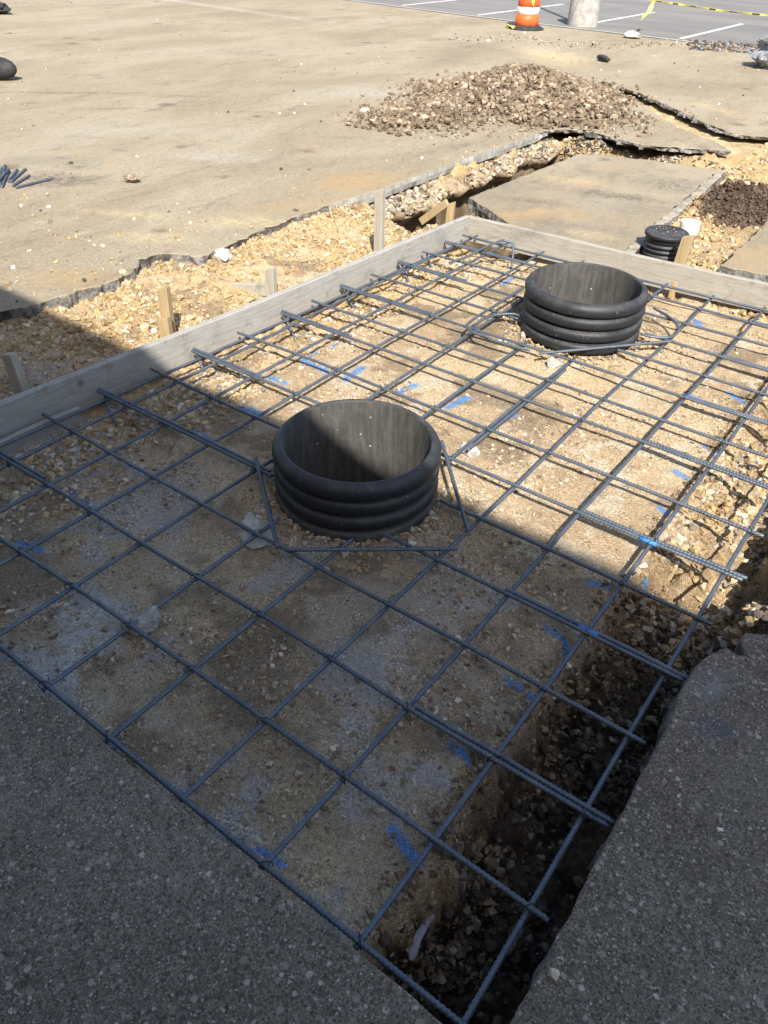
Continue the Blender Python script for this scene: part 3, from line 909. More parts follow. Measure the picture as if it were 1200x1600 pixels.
scatter('crumbs', 7000, 2.38, 2.62, -.05, 4.4, lambda x, y: np.clip(.4 + 1.8 * fbm(x, y, 309, .15, 3), .02, 1), .002, .015, [(.30, .21, .12), (.24, .165, .095), (.38, .28, .17), (.18, .125, .075), (.44, .34, .22)],
        'brown soil crumbs on the left wall of the trench beside the pad', 'soil', 35, p=3.5, sink=.3)
scatter('soil_clods', 420, 2.42, 2.80, -.02, 1.7, lambda x, y: np.clip(.3 + 1.8 * fbm(x, y, 319, .2, 3), .02, 1), .010, .026, [(.15, .11, .07), (.11, .08, .052), (.26, .20, .13), (.08, .06, .042), (.32, .26, .18)],
        'brown clods fallen along the shaded trench', 'soil', 36, p=2.2, sink=.35)
scatter('rubble', 7000, 2.78, 3.45, 1.30, 4.3, lambda x, y: .5 + fbm(x, y, 305, .2, 3), .004, .03, DARK + LIME[:1],
        'brown rubble bank beyond the broken pavement corner', 'rubble', 5, p=3.6, big=.024)
scatter('gravel', 12500, .9, 2.6, 4.6, 9.3, lambda x, y: (np.hypot((x - 1.42) / .36, (y - 6.55) / .45) > 1) * np.clip(.5 + 1.5 * fbm(x, y, 306, .4, 3), .08, 1), .006, .030, LIME,
        'crushed limestone around the capped black riser behind the far board', 'gravel', 6, p=4.6, big=.026)
def bank_profile(y):
    """cross-section of the undermined bank: top slope, nose, underside"""
    nose = -.86 + .22 * fbm(0 * y + 3, y, 410, .55, 3) + .05 * fbm(0 * y, y, 415, .12, 3)
    zn = -.13 + .07 * fbm(0 * y + 9, y, 420, .5, 3)
    return nose, zn
ysb = np.arange(4.48, 7.86, .02)
nose, zn = bank_profile(ysb)
V, prof_n = [], 22
for k in range(prof_n):
    q = k / (prof_n - 1)
    if q < .62:                                   # top slope from under the pavement to the nose
        w_ = q / .62
        X_ = -1.07 + (nose + 1.07) * w_; Z_ = -.035 + (zn + .035) * w_ ** 1.3
    else:                                         # round the nose and back underneath
        w_ = (q - .62) / .38
        X_ = nose + .018 * np.sin(w_ * 3.14) - .30 * w_ ** 1.6; Z_ = zn - .16 * w_
    dn = .035 * fbm(X_ * 1.0 + Z_ * 3, ysb, 430, .11, 4, .6) + .016 * fbm(X_ + Z_ * 2, ysb, 440, .035, 2)
    V.append(np.stack([X_ + dn * .6, ysb + .3 * dn, Z_ + dn], 1))
V = np.concatenate(V)
ny_ = len(ysb)
i = (np.arange(prof_n - 1)[:, None] * ny_ + np.arange(ny_ - 1)[None]).ravel()
nz_ = fbm(V[:, 0] + V[:, 2], V[:, 1], 450, .12, 4, .6)[:, None]
bc_ = np.clip(np.array([.40, .30, .19]) * (1 + .9 * nz_), .02, .8)
tag(mesh_obj('trench_bank', V, np.stack([i + ny_, i + ny_ + 1, i + 1, i], 1), M_SOIL, smooth=True, colors=np.concatenate([bc_, 0 * nz_], 1)), kind='structure')
rs = np.random.RandomState(18)
n = 7000
y = 4.5 + 3.35 * rs.rand(n); w_ = rs.rand(n) ** .8
keep_ = rs.rand(n) < np.clip(.35 + 1.5 * fbm(w_, y, 455, .25, 3), .03, 1)
y, w_ = y[keep_], w_[keep_]
nn_, zz_ = bank_profile(y)
P = np.stack([-1.05 + (nn_ + 1.05) * w_, y, -.035 + (zz_ + .035) * w_ ** 1.3 + .002], 1)
stones('rubble', P, sizes(len(P), rs, .005, .032, 3.4), palette(len(P), rs, LIME[:3] + GREYISH + DARK[1:5]), 'stones on the bank of the deep trench left of the pavement island', 'rubble', seed=8, big=.026)
scatter('rubble', 2500, -.95, -.45, 4.7, 7.6, lambda x, y: np.clip(.3 + 1.6 * fbm(x, y, 307, .25, 3), .02, 1), .008, .05, GREYISH + DARK,
        'lumps at the bottom of the deep trench left of the pavement island', 'rubble', 28, p=3.0, big=.02)
scatter('rubble', 6000, -.9, 1.0, 7.55, 7.95, lambda x, y: np.clip(.4 + 1.5 * fbm(x, y, 308, .25, 3), .02, 1), .006, .030, LIME[:3] + GREYISH + DARK[1:5],
        'stones in the trench behind the pavement island', 'rubble', 9, p=3.4, big=.026)
scatter('soil_clods', 4500, 1.02, 1.85, 6.05, 7.05, lambda x, y: 1.0 * (np.hypot((x - 1.42) / .38, (y - 6.55) / .48) < 1), .005, .022, [(.12, .085, .06), (.09, .065, .048), (.15, .11, .08)],
        'heap of dark brown soil at the right end of the pavement island', 'soil heap', 10, p=3, big=.02)

# pebbles on the lot and the pavements
rs = np.random.RandomState(77)
n = 5200
u, v = rs.rand(n) * 1200, 2 + 470 * rs.rand(n) ** .9
P = np.array([at(a, b, ZL) for a, b in zip(u, v)])
cl = fbm(P[:, 0], P[:, 1], 311, 1.2, 4)
def inside_hole(x, y):
    hp = np.array(hole); k = np.zeros(len(x), bool); j = len(hp) - 1
    for i in range(len(hp)):
        a, b = hp[i], hp[j]
        c = ((a[1] > y) != (b[1] > y)) & (x < (b[0] - a[0]) * (y - a[1]) / (b[1] - a[1] + 1e-12) + a[0])
        k ^= c; j = i
    return k
keep = (~inside_hole(P[:, 0], P[:, 1])) & (rs.rand(n) < .35 + 1.6 * cl) & (P[:, 1] < 16)
P = P[keep]
stones('pebbles', P, sizes(len(P), rs, .004, .024, 5.0), palette(len(P), rs, LIME + [(.7, .66, .58), (.3, .24, .17), (.12, .1, .08)]), 'scattered pebbles on the dusty lot', 'pebbles', seed=12)
n = 900
x, y = 2.83 + 1.2 * rs.rand(n), -.6 + 2.0 * rs.rand(n) ** .8
k = ~((y > 1.2) & (x < 3.0))
stones('pebbles', np.stack([x, y, np.full(n, ZL)], 1)[k], sizes(n, rs, .0015, .007, 3)[k], palette(n, rs, GREYISH + [(.7, .66, .58)])[k], 'grit on the pavement right of the trench', 'pebbles', seed=13)
n = 700
x, y = -.8 + 3.5 * rs.rand(n), -.075 - .9 * rs.rand(n)
stones('pebbles', np.stack([x, y, np.full(n, ZL)], 1), sizes(n, rs, .001, .005, 3), palette(n, rs, GREYISH + [(.7, .66, .58)]), 'grit on the walk in the foreground', 'pebbles', seed=14)

# ------------------------------------------------------------------ gravel pile on the lot
def pile_h(x, y):
    a = np.exp(-(((x + 2.15) / .80) ** 2 + ((y - 9.15) / .95) ** 2) ** 1.1) * .31
    b = np.exp(-(((x + 1.35) / .70) ** 2 + ((y - 8.55) / .60) ** 2) ** 1.2) * .18
    c = np.exp(-(((x + 2.35) / .55) ** 2 + ((y - 7.55) / .95) ** 2) ** 1.2) * .10
    return np.maximum(np.maximum(a, b), c) + .09 * fbm(x, y, 330, .45, 4) * np.clip((a + b + c) * 6, 0, 1)
gp = empty('gravel_pile', (-2.2, 9.4, ZL), 'long low pile of brown gravel and stones on the lot', 'gravel pile')
xs, ys = np.arange(-4.4, .5, .04), np.arange(6.3, 11.9, .04)
X, Y = np.meshgrid(xs, ys); Z = pile_h(X.ravel(), Y.ravel())
Zt = np.where(Z > .045, ZL - .03 + Z, ZL - .06)
i = (np.arange(len(ys) - 1)[:, None] * len(xs) + np.arange(len(xs) - 1)[None]).ravel()
q = np.stack([i, i + 1, i + len(xs) + 1, i + len(xs)], 1)
q = q[(Zt[q] > ZL - .03).any(1)]
colr = np.tile(np.array([[.27, .205, .135, 0]]), (len(Zt), 1))
mesh_obj('mound', np.stack([X.ravel(), Y.ravel(), Zt], 1), q, M_SOIL, gp, True, colors=colr)
rs = np.random.RandomState(55)
nf_ = 5000
a_ = rs.rand(nf_) * 6.283; r_ = (.75 + .75 * rs.rand(nf_) ** 1.5)
xf_, yf_ = -1.95 + 1.35 * r_ * np.cos(a_), 8.75 + 1.5 * r_ * np.sin(a_)
kf_ = (~inside_hole(xf_, yf_)) & (rs.rand(nf_) < .5 + 1.6 * fbm(xf_, yf_, 335, .5, 3))
xf_, yf_ = xf_[kf_], yf_[kf_]
stones('fines', np.stack([xf_, yf_, np.full(len(xf_), ZL)], 1), sizes(len(xf_), rs, .003, .03, 6), palette(len(xf_), rs, [(.34, .27, .19), (.25, .19, .13), (.42, .34, .24)]), '', '', gp, big=.02, seed=56)
rs = np.random.RandomState(5)
n = 90000
x, y = -4.4 + 4.9 * rs.rand(n), 6.3 + 5.6 * rs.rand(n)
h = pile_h(x, y)
k = rs.rand(n) < np.clip(h * 10, 0, 1) * .95 + .015 * (h > .002)
x, y, h = x[k], y[k], h[k]
P = np.stack([x, y, ZL + np.maximum(h, .0) - .005], 1)
kk = ~inside_hole(x, y)
stones('stone_layer', P[kk], sizes(int(kk.sum()), rs, .005, .046, 5.5), palette(int(kk.sum()), rs, [(.29, .222, .15), (.35, .27, .185), (.25, .187, .125), (.20, .148, .10), (.43, .35, .25), (.22, .17, .115), (.18, .138, .095)]), '', '', gp, big=.032, seed=6)

# ------------------------------------------------------------------ timber formwork
def board(name, a, b, z0, z1, thick, side, mat, along, label, warp=.004):
    """a long plank on edge from a to b; its inner face runs through a and b"""
    a, b = np.asarray(a, float), np.asarray(b, float)
    d = (b - a) / np.linalg.norm(b - a); nrm = np.array([-d[1], d[0]]) * side
    n = 40; V, F = [], []
    for i in range(n + 1):
        s = i / n
        c = a + (b - a) * s + nrm * warp * math.sin(s * 9.0)
        dz = .004 * math.sin(s * 7 + 1)
        e = .004
        prof = [(0, z0 + e), (0, z1 - e), (e, z1), (thick - e, z1), (thick, z1 - e), (thick, z0 + e), (thick - e, z0), (e, z0)]
        for o, z in prof: V.append((*(c + nrm * o), z + dz))
    for i in range(n):
        for k in range(8):
            j = (k + 1) % 8
            F.append((i * 8 + k, i * 8 + j, i * 8 + 8 + j, i * 8 + 8 + k))
    F.append(tuple(range(7, -1, -1))); F.append(tuple(n * 8 + k for k in range(8)))
    o = mesh_obj(name, V, F, mat, origin=(a[0], a[1], z0))
    return tag(o, label, 'board')

board('form_board', (-.275, -.04), (-.045, 4.515), -.085, .105, .04, 1, M_FORM_Y, 1, 'long grey timber form board along the left side of the bar mat')
board('form_board', (-.083, 4.520), (2.95, 4.69), -.085, .096, .04, 1, M_FORM_X, 0, 'grey timber form board across the far end of the bar mat')
board('form_board', (-.245, -.04), (-.150, 1.10), -.165, -.03, .03, 1, M_FORM_Y, 1, 'short grey plank set below the long board at the left edge')

def stake(u, v, vt, zg, w, th, mat, label, lean=(0, 0), rz=.05, name='timber_stake', point=False):
    b = at(u, v, zg)
    # height from the row the photograph shows its top at
    z = zg
    while z < zg + 1.2:
        c = CAM_R @ (np.array([b[0], b[1], z]) - CAM_C)
        if 800 + CAM_F * c[1] / c[2] < vt: break
        z += .004
    h = z - zg
    mb = MB()
    R = Matrix.Rotation(rz, 3, 'Z')
    hw, ht = w / 2, th / 2
    rsx = np.random.RandomState(int(u))
    ring = lambda s, top: [(x * s, y * s) for x, y in ((-hw, -ht), (hw - .004, -ht), (hw, -ht + .004), (hw, ht), (-hw, ht))]
    V, F = [], []
    lv = [(-.12, 1), (0, 1), (h * .5, 1), (h - .004, 1), (h, .93)]
    for zz, s in lv:
        for x, y in ring(s, zz):
            p = R @ Vector((x, y, 0))
            zt = zz + (0.012 * (x / hw) if zz >= h - .004 else 0)
            V.append((b[0] + p.x + lean[0] * zz, b[1] + p.y + lean[1] * zz, zg + zt))
    for k in range(len(lv) - 1):
        for i in range(5):
            j = (i + 1) % 5
            F.append((k * 5 + i, k * 5 + j, k * 5 + 5 + j, k * 5 + 5 + i))
    F.append((4, 3, 2, 1, 0)); F.append(tuple(len(lv) * 5 - 5 + i for i in range(5)))
    o = mesh_obj(name, V, F, mat, origin=(b[0], b[1], zg))
    return tag(o, label, 'stake', 'stakes behind the form boards')

stake(592, 392, 297, .0, .062, .04, M_STAKE_GREY, 'tall grey timber stake behind the middle of the long board')
stake(425, 460, 420, .0, .062, .04, M_STAKE_GREY, 'low grey timber stake beside a small cross plank, outside the long board', rz=.1)
stake(265, 521, 450, .0, .06, .04, M_STAKE, 'brown timber stake outside the long board, behind a shorter cut stake', (.03, 0), rz=.3)
stake(262, 530, 497, .0, .06, .04, M_STAKE, 'short cut brown stake touching the long board', rz=.3)
stake(35, 610, 557, .0, .075, .04, M_STAKE_GREY, 'leaning grey stake in the shade at the left end of the long board', (-.18, .02), rz=.1)
stake(702, 350, 317, -.05, .055, .04, M_STAKE, 'brown stake at the far corner of the form, beside the deep trench', (.05, 0), rz=.2)
stake(1060, 418, 369, -.03, .075, .04, M_STAKE, 'fresh yellow timber stake in front of the capped black riser', (.06, .0), rz=.05)
def plank(name, a, b, w, th, mat, label, roll=0):
    a, b = np.array(a, float), np.array(b, float)
    d = b - a; L = np.linalg.norm(d); d /= L
    s = np.cross(d, [0, 0, 1]); s /= np.linalg.norm(s); u = np.cross(s, d)
    R = np.stack([d, s, u], 1)
    mb = MB().box((a + b) / 2, (L, th, w), R, .003)
    return tag(mb.build(name, mat, origin=tuple(a)), label, 'plank')
c1 = at(392, 466, 0.0); c2 = at(418, 452, 0.0)
plank('timber_plank', (-.62, 2.60, -.01), (-.36, 2.66, .03), .075, .03, M_STAKE_GREY, 'small grey cross plank beside the low stake')
plank('timber_brace', (-.62, 4.72, -.10), (-.38, 4.72, .10), .06, .03, M_STAKE, 'slanting brown brace at the far corner stake')
bb = at(1053, 455, -.10)
plank('timber_block', (bb[0], bb[1] - .02, -.17), (bb[0], bb[1] - .015, -.02), .06, .035, M_STAKE, 'yellow stake foot showing below the far form board')

# ------------------------------------------------------------------ reinforcing mat
BR = .0077
def bar_mesh(path, r=BR, ribs=True, nseg=8):
    path = np.asarray(path, float)
    seg = np.linalg.norm(np.diff(path, axis=0), axis=1); cum = np.concatenate([[0], np.cumsum(seg)]); L = cum[-1]
    pitch = .0145
    if ribs:
        nr = max(2, int(L / pitch))
        s = (np.arange(nr)[:, None] * pitch + np.array([0, .35, .72])[None] * pitch).ravel()
        rad = np.tile([r * .92, r * 1.22, r * .92], nr)
        s = np.append(s, L); rad = np.append(rad, r)
        k = s <= L; s, rad = s[k], rad[k]
    else:
        s = np.linspace(0, L, max(2, int(L / .03))); rad = np.full(len(s), r)
    p = np.stack([np.interp(s, cum, path[:, i]) for i in range(3)], 1)
    t, sd, u = frames(p)
    a = np.linspace(0, 2 * np.pi, nseg, endpoint=False)
    slant = np.where(np.arange(len(s)) % len(s) == 0, 0, .0035 if ribs else 0)
    slant = np.minimum(slant, np.minimum(s, L - s))
    v = p[:, None] + rad[:, None, None] * (np.cos(a)[None, :, None] * sd[:, None] + np.sin(a)[None, :, None] * u[:, None]) + (slant[:, None] * np.sin(2 * a)[None])[:, :, None] * t[:, None]
    n = len(s)
    i = (np.arange(n - 1)[:, None] * nseg + np.arange(nseg)[None]).ravel()
    j = (np.arange(n - 1)[:, None] * nseg + ((np.arange(nseg) + 1) % nseg)[None]).ravel()
    f = np.stack([i, j, j + nseg, i + nseg], 1)
    # close the ends with two quads-fans (degenerate-free for 8 sides)
    caps = []
    for b, rev in ((0, True), ((n - 1) * nseg, False)):
        qs = [(b, b + 1, b + 2, b + 3), (b, b + 3, b + 4, b + 7), (b + 4, b + 5, b + 6, b + 7)]
        caps += [x[::-1] if rev else x for x in qs]
    return v.reshape(-1, 3), np.concatenate([f, np.array(caps)])

mat_root = empty('rebar_mat', (1.35, 2.2, -.085), 'wide mat of crossed steel reinforcing bars tied over the pad', 'rebar mat')
COLX = [.042, .299, .593, .896, 1.208, 1.515, 1.837, 2.148, 2.452, 2.736]
ROWY = [-.018, .298, .605, .922, 1.229, 1.531, 1.821, 2.142, 2.492, 2.748, 3.034, 3.326, 3.616, 3.90, 4.16, 4.38]
ROWYR = [-.018, .298, .605, .922, 1.229, 1.531, 1.821, 2.142, 2.492, 2.748, 3.034, 3.326, 3.616, 3.93, 4.21, 4.45]
rb = np.random.RandomState(21)

def add_bar(path, name, ribs=True):
    v, f = bar_mesh(path, ribs=ribs)
    return mesh_obj(name, v, f, M_STEEL, mat_root, True)

def wig(n, amp, rs):
    return np.interp(np.linspace(0, 1, n), np.linspace(0, 1, 6), (rs.rand(6) - .5) * 2 * amp)

def split_for_pipes(p, gap=.40):
    """pieces of a straight bar left once it is cut at the pipes"""
    n = len(p); keep = np.ones(n, bool)
    for px, py in PIPES: keep &= np.hypot(p[:, 0] - px, p[:, 1] - py) > gap
    out, cur = [], []
    for k in range(n):
        if keep[k]: cur.append(p[k])
        elif len(cur) > 3: out.append(np.array(cur)); cur = []
        else: cur = []
    if len(cur) > 3: out.append(np.array(cur))
    return out

# bars running away from the walk (lower layer)
ys = np.linspace(-.045, 4.46, 140)
for j, x in enumerate(COLX):
    y1 = 4.50 + .03 * rb.rand()
    yy = np.linspace(-.05 + .03 * rb.rand(), y1, 140)
    p = np.stack([x + wig(140, .008, rb), yy, -BR + wig(140, .0035, rb)], 1)
    for s in split_for_pipes(p, .385 if j in (4, 5) else .34): add_bar(s, 'lengthwise_bar')
    if j in (5,):                          # lap splices
        a = {3: 2.15, 5: 1.95, 7: 1.4, 8: 2.6}[j]; b = {3: 2.95, 5: 2.95, 7: 3.4, 8: 3.5}[j]
        yy = np.linspace(a, b, 60)
        for s in split_for_pipes(np.stack([x + .0185 + 0 * yy + wig(60, .003, rb), yy, np.full(60, -BR)], 1)): add_bar(s, 'lap_bar')
# bar lying against the long board
yy = np.linspace(.0, 4.42, 140)
add_bar(np.stack([xboard(yy) + .075, yy, -.022 + wig(140, .004, rb)], 1), 'lengthwise_bar')
# bars running across (upper layer)
for i, y in enumerate(ROWY):
    n = 100
    x0 = xboard(y) + .015 + .02 * rb.rand()
    x1 = 2.79 + (rb.rand() - .3) * .035
    xx = np.linspace(x0, x1, n)
    yv = y + (ROWYR[i] - y) * (xx - x0) / (x1 - x0)
    p = np.stack([xx, yv + wig(n, .008, rb), BR + wig(n, .003, rb)], 1)
    if i in (2, 4, 6, 8, 10, 12, 14):              # made of two lapped lengths
        for s in split_for_pipes(p, .362): add_bar(s, 'crosswise_bar')
        for a, b in ((x0 - .01, x0 + .42 + .3 * rb.rand() + (.55 if i == 4 else 0)), (2.13 + .05 * rb.rand(), x1 + .01)):
            xa = np.linspace(a, b, 50)
            q = np.stack([xa, np.interp(xa, xx, p[:, 1]) + .0195 + wig(50, .002, rb), np.full(50, BR + .001)], 1)
            for s in split_for_pipes(q, .362): add_bar(s, 'lap_bar')
    else:
        for s in split_for_pipes(p, .362): add_bar(s, 'crosswise_bar')
# hooked legs at the board end of the doubled rows
for i in (4, 6, 8, 10, 12, 13):
    y = ROWY[i]; x0 = xboard(y) + .03
    z0 = BR
    a = np.linspace(0, 1, 14)
    leg = np.stack([x0 + .02 + .13 * a ** 1.3, y + .012 - .05 * a, z0 - .016 - .115 * a], 1)
    add_bar(leg, 'hooked_leg', False)
# trimmer bars round the pipe openings
T = .024
def line(a, b, n=30, za=T, zb=T):
    return np.stack([np.linspace(a[0], b[0], n), np.linspace(a[1], b[1], n), np.linspace(za, zb, n)], 1)
add_bar(line((.900, 1.238), (1.345, .893), za=.055, zb=T), 'trimmer_bar')
add_bar(line((1.385, .905), (1.885, 1.305)), 'trimmer_bar')
add_bar(line((1.455, 1.845), (1.855, 1.425), za=.06, zb=T), 'trimmer_bar')
def arc_path(pts, z, sub=8):
    P = np.array(pts, float); out = []
    n = len(P)
    for i in range(n - 1):
        p0, p1, p2, p3 = P[max(i - 1, 0)], P[i], P[i + 1], P[min(i + 2, n - 1)]
        for t in np.linspace(0, 1, sub, endpoint=False):
            out.append(.5 * ((2 * p1) + (-p0 + p2) * t + (2 * p0 - 5 * p1 + 4 * p2 - p3) * t * t + (-p0 + 3 * p1 - 3 * p2 + p3) * t ** 3))
    out.append(P[-1])
    o = np.array(out)
    return np.stack([o[:, 0], o[:, 1], np.full(len(o), z)], 1)
add_bar(arc_path([(1.04, 3.34), (.98, 3.33), (.90, 3.22), (.90, 3.06), (.97, 2.965), (1.14, 2.95), (1.30, 2.97)], T), 'trimmer_bar')
add_bar(arc_path([(.86, 3.70), (.86, 3.4), (.865, 3.05), (.92, 2.95), (1.05, 2.94)], T + .014), 'trimmer_bar')
add_bar(line((1.36, 2.97), (1.88, 3.60)), 'trimmer_bar')
add_bar(arc_path([(1.62, 3.98), (1.76, 3.90), (1.85, 3.78), (1.85, 3.64), (1.77, 3.58), (1.70, 3.57)], T), 'trimmer_bar')
lp = np.array([(.24, 3.80, T), (.27, 3.95, T), (.295, 4.2, T + .02), (.33, 4.36, T + .03), (.40, 4.39, T + .02), (.44, 4.34, -.02), (.47, 4.28, -.09)])
lpd = np.stack([np.interp(np.linspace(0, 6, 50), np.arange(7), lp[:, k]) for k in range(3)], 1)
add_bar(lpd, 'trimmer_bar')
# twisted ties at the crossings
mb = MB()
for i, y in enumerate(ROWY):
    for j, x in enumerate(COLX):
        if rb.rand() < .35: continue
        if min(math.hypot(x - px, y - py) for px, py in PIPES) < .42: continue
        yv = y + (ROWYR[i] - y) * (x + .1) / 2.9
        a = np.linspace(0, 2 * np.pi, 9); k = rb.choice([-1, 1]) * .013
        mb.tube(np.stack([x + k * np.cos(a), yv + .013 * np.cos(a), .0185 * np.sin(a) * 1.05 + .001], 1), .0016, 4)
        e = rb.normal(size=2) * .012
        mb.tube([(x + .01, yv + .01, .014), (x + .012 + e[0] * .5, yv + .012 + e[1] * .5, .022), (x + .012 + e[0], yv + .012 + e[1], .030)], .0014, 4)
o = mb.build('tie_wire', M_WIRE, mat_root); o['kind'] = 'stuff'
# patches of marking paint on the bars
for (u, v) in [(918, 985), (1013, 845), (1080, 620)]:
    q = at(u, v, .012)
    add = MB().tube([(q[0] - .035, q[1], BR + .0003), (q[0] + .035, q[1] + .002, BR + .0003)], BR * 1.2, 8)
    add.build('paint_patch', M_SPRAY, mat_root, True)

# ------------------------------------------------------------------ pipes
def big_pipe(c, ztop, label):
    root = empty('corrugated_pipe', (c[0], c[1], -.09), label, 'pipe', 'wide corrugated pipes standing in the mat')
    prof = [(.306, ztop - .006), (.310, ztop - .001), (.317, ztop), (.330, ztop - .006), (.342, ztop - .018), (.350, ztop - .034), (.351, ztop - .052), (.346, ztop - .066), (.334, ztop - .074), (.312, ztop - .078)]
    z = ztop - .078
    for k in range(5):
        prof += [(.312, z - .003), (.333, z - .007), (.344, z - .016), (.348, z - .030), (.348, z - .046), (.343, z - .060), (.331, z - .068), (.312, z - .072)]
        z -= .074
    prof.append((.312, z - .2))
    MB().lathe(prof[::-1], (c[0], c[1], 0), 96).build('corrugated_wall', M_PIPE, root, True)
    li = [(.306, ztop - .006), (.304, ztop - .02), (.303, ztop - .4), (.303, -1.2)]
    MB().lathe(li, (c[0], c[1], 0), 96).build('inner_liner', M_LINER, root, True)
    a = np.linspace(0, 2 * np.pi, 48, endpoint=False)
    mesh_obj('silt_floor', [(c[0] + .303 * math.cos(t), c[1] + .303 * math.sin(t), -1.15) for t in a], [tuple(range(48))], M_DARKSOIL, root)
    return root
big_pipe(PIPES[0], .206, 'wide black corrugated pipe, the nearer one, half in shade')
big_pipe(PIPES[1], .262, 'wide black corrugated pipe in full sun near the far board')
# spill of stones round the pipe feet
for k, (px, py) in enumerate(PIPES):
    rs = np.random.RandomState(60 + k)
    n = 1100
    a, r = rs.rand(n) * 2 * np.pi, .352 + .16 * rs.rand(n) ** 2.2
    x, y = px + r * np.cos(a), py + r * np.sin(a)
    P = np.stack([x, y, terrain(x, y) + .008 * (r < .38)], 1)
    stones('gravel', P, sizes(n, rs, .004, .017, 2.4), palette(n, rs, LIME + GREYISH), ['crumbs of stone round the foot of the nearer wide pipe', 'crumbs of stone round the foot of the sunlit wide pipe'][k], 'gravel', seed=70 + k)

# small capped riser behind the far board
rc = (1.262, 5.10)
rr = empty('capped_riser', (rc[0], rc[1], -.08), 'small black corrugated riser with a flat cap behind the far board', 'pipe')
prof = [(.140, .112), (.143, .075), (.136, .07)]
z = .07
for k in range(6):
    prof += [(.136, z - .004), (.146, z - .010), (.150, z - .018), (.146, z - .026), (.136, z - .032)]
    z -= .034
prof.append((.136, z - .1))
MB().lathe(prof[::-1], (rc[0], rc[1], 0), 48).build('corrugated_wall', M_PIPE, rr, True)
capm = MB().lathe([(.146, .104), (.152, .105), (.156, .110), (.156, .126), (.152, .132), (.146, .135), (.140, .1352), (.137, .131), (.06, .131), (.001, .131)], (rc[0], rc[1], 0), 48)
capm.build('cap', M_PIPE, rr, True)
rs = np.random.RandomState(8)
a, r = rs.rand(60) * 6.28, .12 * rs.rand(60) ** .5
stones('grit', np.stack([rc[0] + r * np.cos(a), rc[1] + r * np.sin(a), np.full(60, .132)], 1), sizes(60, rs, .002, .006), palette(60, rs, LIME), '', '', rr, seed=9)
# white cleanout pipe
pc = (1.315, 5.44)
pr = empty('cleanout_pipe', (pc[0], pc[1], -.06), 'short white plastic pipe with a ragged top behind the capped riser', 'pipe')
a = np.linspace(0, 2 * np.pi, 32, endpoint=False)
MB().lathe([(.060, -.16), (.060, .045), (.070, .048), (.071, .052), (.071, .130), (.069, .135), (.062, .135), (.060, .130), (.060, .0)], (pc[0], pc[1], 0), 36).build('socket_wall', M_PVC, pr, True)
MB().lathe([(.0605, .0), (.055, .115), (.03, .135), (.001, .15)], (pc[0], pc[1], 0), 24).build('rubble_fill', M_LUMP, pr)

# ------------------------------------------------------------------ lumps and litter
def lump(name, c, rad, label, cat, seed, mat=M_LUMP, sub=3, flat=.75, ang=0.4):
    rs = np.random.RandomState(seed)
    v, f = ico(sub)
    for _ in range(9):
        d = rs.normal(size=3); d /= np.linalg.norm(d)
        s = v @ d; k = .30 + .35 * rs.rand()
        v = v - np.outer(np.maximum(s - k, 0), d)
    v = v * (1 + .09 * (rs.rand(len(v), 1) - .5)) * 1.35
    ca, sa = math.cos(ang), math.sin(ang)
    v = v * np.array(rad)
    v = np.stack([v[:, 0] * ca - v[:, 1] * sa, v[:, 0] * sa + v[:, 1] * ca, v[:, 2]], 1)
    v[:, 2] -= v[:, 2].min() + .006
    o = mesh_obj(name, v + np.array(c), f, mat, origin=tuple(c))
    return tag(o, label, cat)
def on(u, v, z): q = at(u, v, z); return (q[0], q[1], z)
lump('concrete_lump', (1.195, .345, -.088), (.085, .065, .050), 'grey concrete lump propping the bars near the walk', 'rubble', 3)
lump('concrete_lump', (1.165, .965, -.09), (.085, .060, .052), 'grey concrete lump beside the foot of the nearer pipe', 'rubble', 4, ang=1.2)
lump('concrete_lump', (1.435, 3.03, -.075), (.05, .036, .034), 'pale concrete lump in front of the sunlit pipe', 'rubble', 15, ang=.9)
lump('concrete_lump', (1.50, 2.0, -.078), (.05, .034, .03), 'pale lump in the sun right behind the nearer pipe', 'rubble', 6, ang=.2)
lump('stone', on(865, 1524, ZL), (.018, .012, .011), 'cream stone lying on the dark pavement right of the trench', 'stone', 7, m_plain('cream_stone', (.60, .52, .40), .9, .2, 60), 2)
lump('asphalt_chunk', on(940, 96, ZL), (.14, .07, .05), 'black asphalt chunk beside the sandy patch', 'rubble', 8, M_RUBBER, 2, ang=2.6)
lump('asphalt_chunk', on(990, 60, ZL), (.14, .09, .08), 'grey broken chunk at the gutter right of the concrete pole footing', 'rubble', 9, M_LUMP, 2)
lump('stone', on(572, 176, ZL), (.05, .035, .03), 'white stone on the lot left of the gravel pile', 'stone', 10, m_plain('white_stone', (.62, .58, .50), .9, .2, 40), 2)
lump('stone', on(418, 1322, -.085), (.022, .017, .014), 'tan stone by the edge of the walk beside a blue mark', 'stone', 12, m_plain('tan_stone', (.42, .36, .28), .9, .2, 60), 2)
def crumple(name, c, rad, mat, label, cat, seed):
    rs = np.random.RandomState(seed)
    v, f = ico(2)
    v = v * (1 + .55 * (rs.rand(len(v), 1) - .5)) * np.array(rad)
    v[:, 2] -= v[:, 2].min()
    return tag(mesh_obj(name, v + np.array(c), f, mat, origin=tuple(c)), label, cat)
crumple('plastic_scrap', (-.97, 2.85, .0), (.06, .05, .045), M_SCRAP, 'crumpled white plastic scrap at the broken asphalt edge', 'litter', 2)
crumple('crumpled_litter', on(206, 284, ZL), (.075, .05, .028), M_LITTER, 'crumpled brown and white litter on the open lot', 'litter', 3)
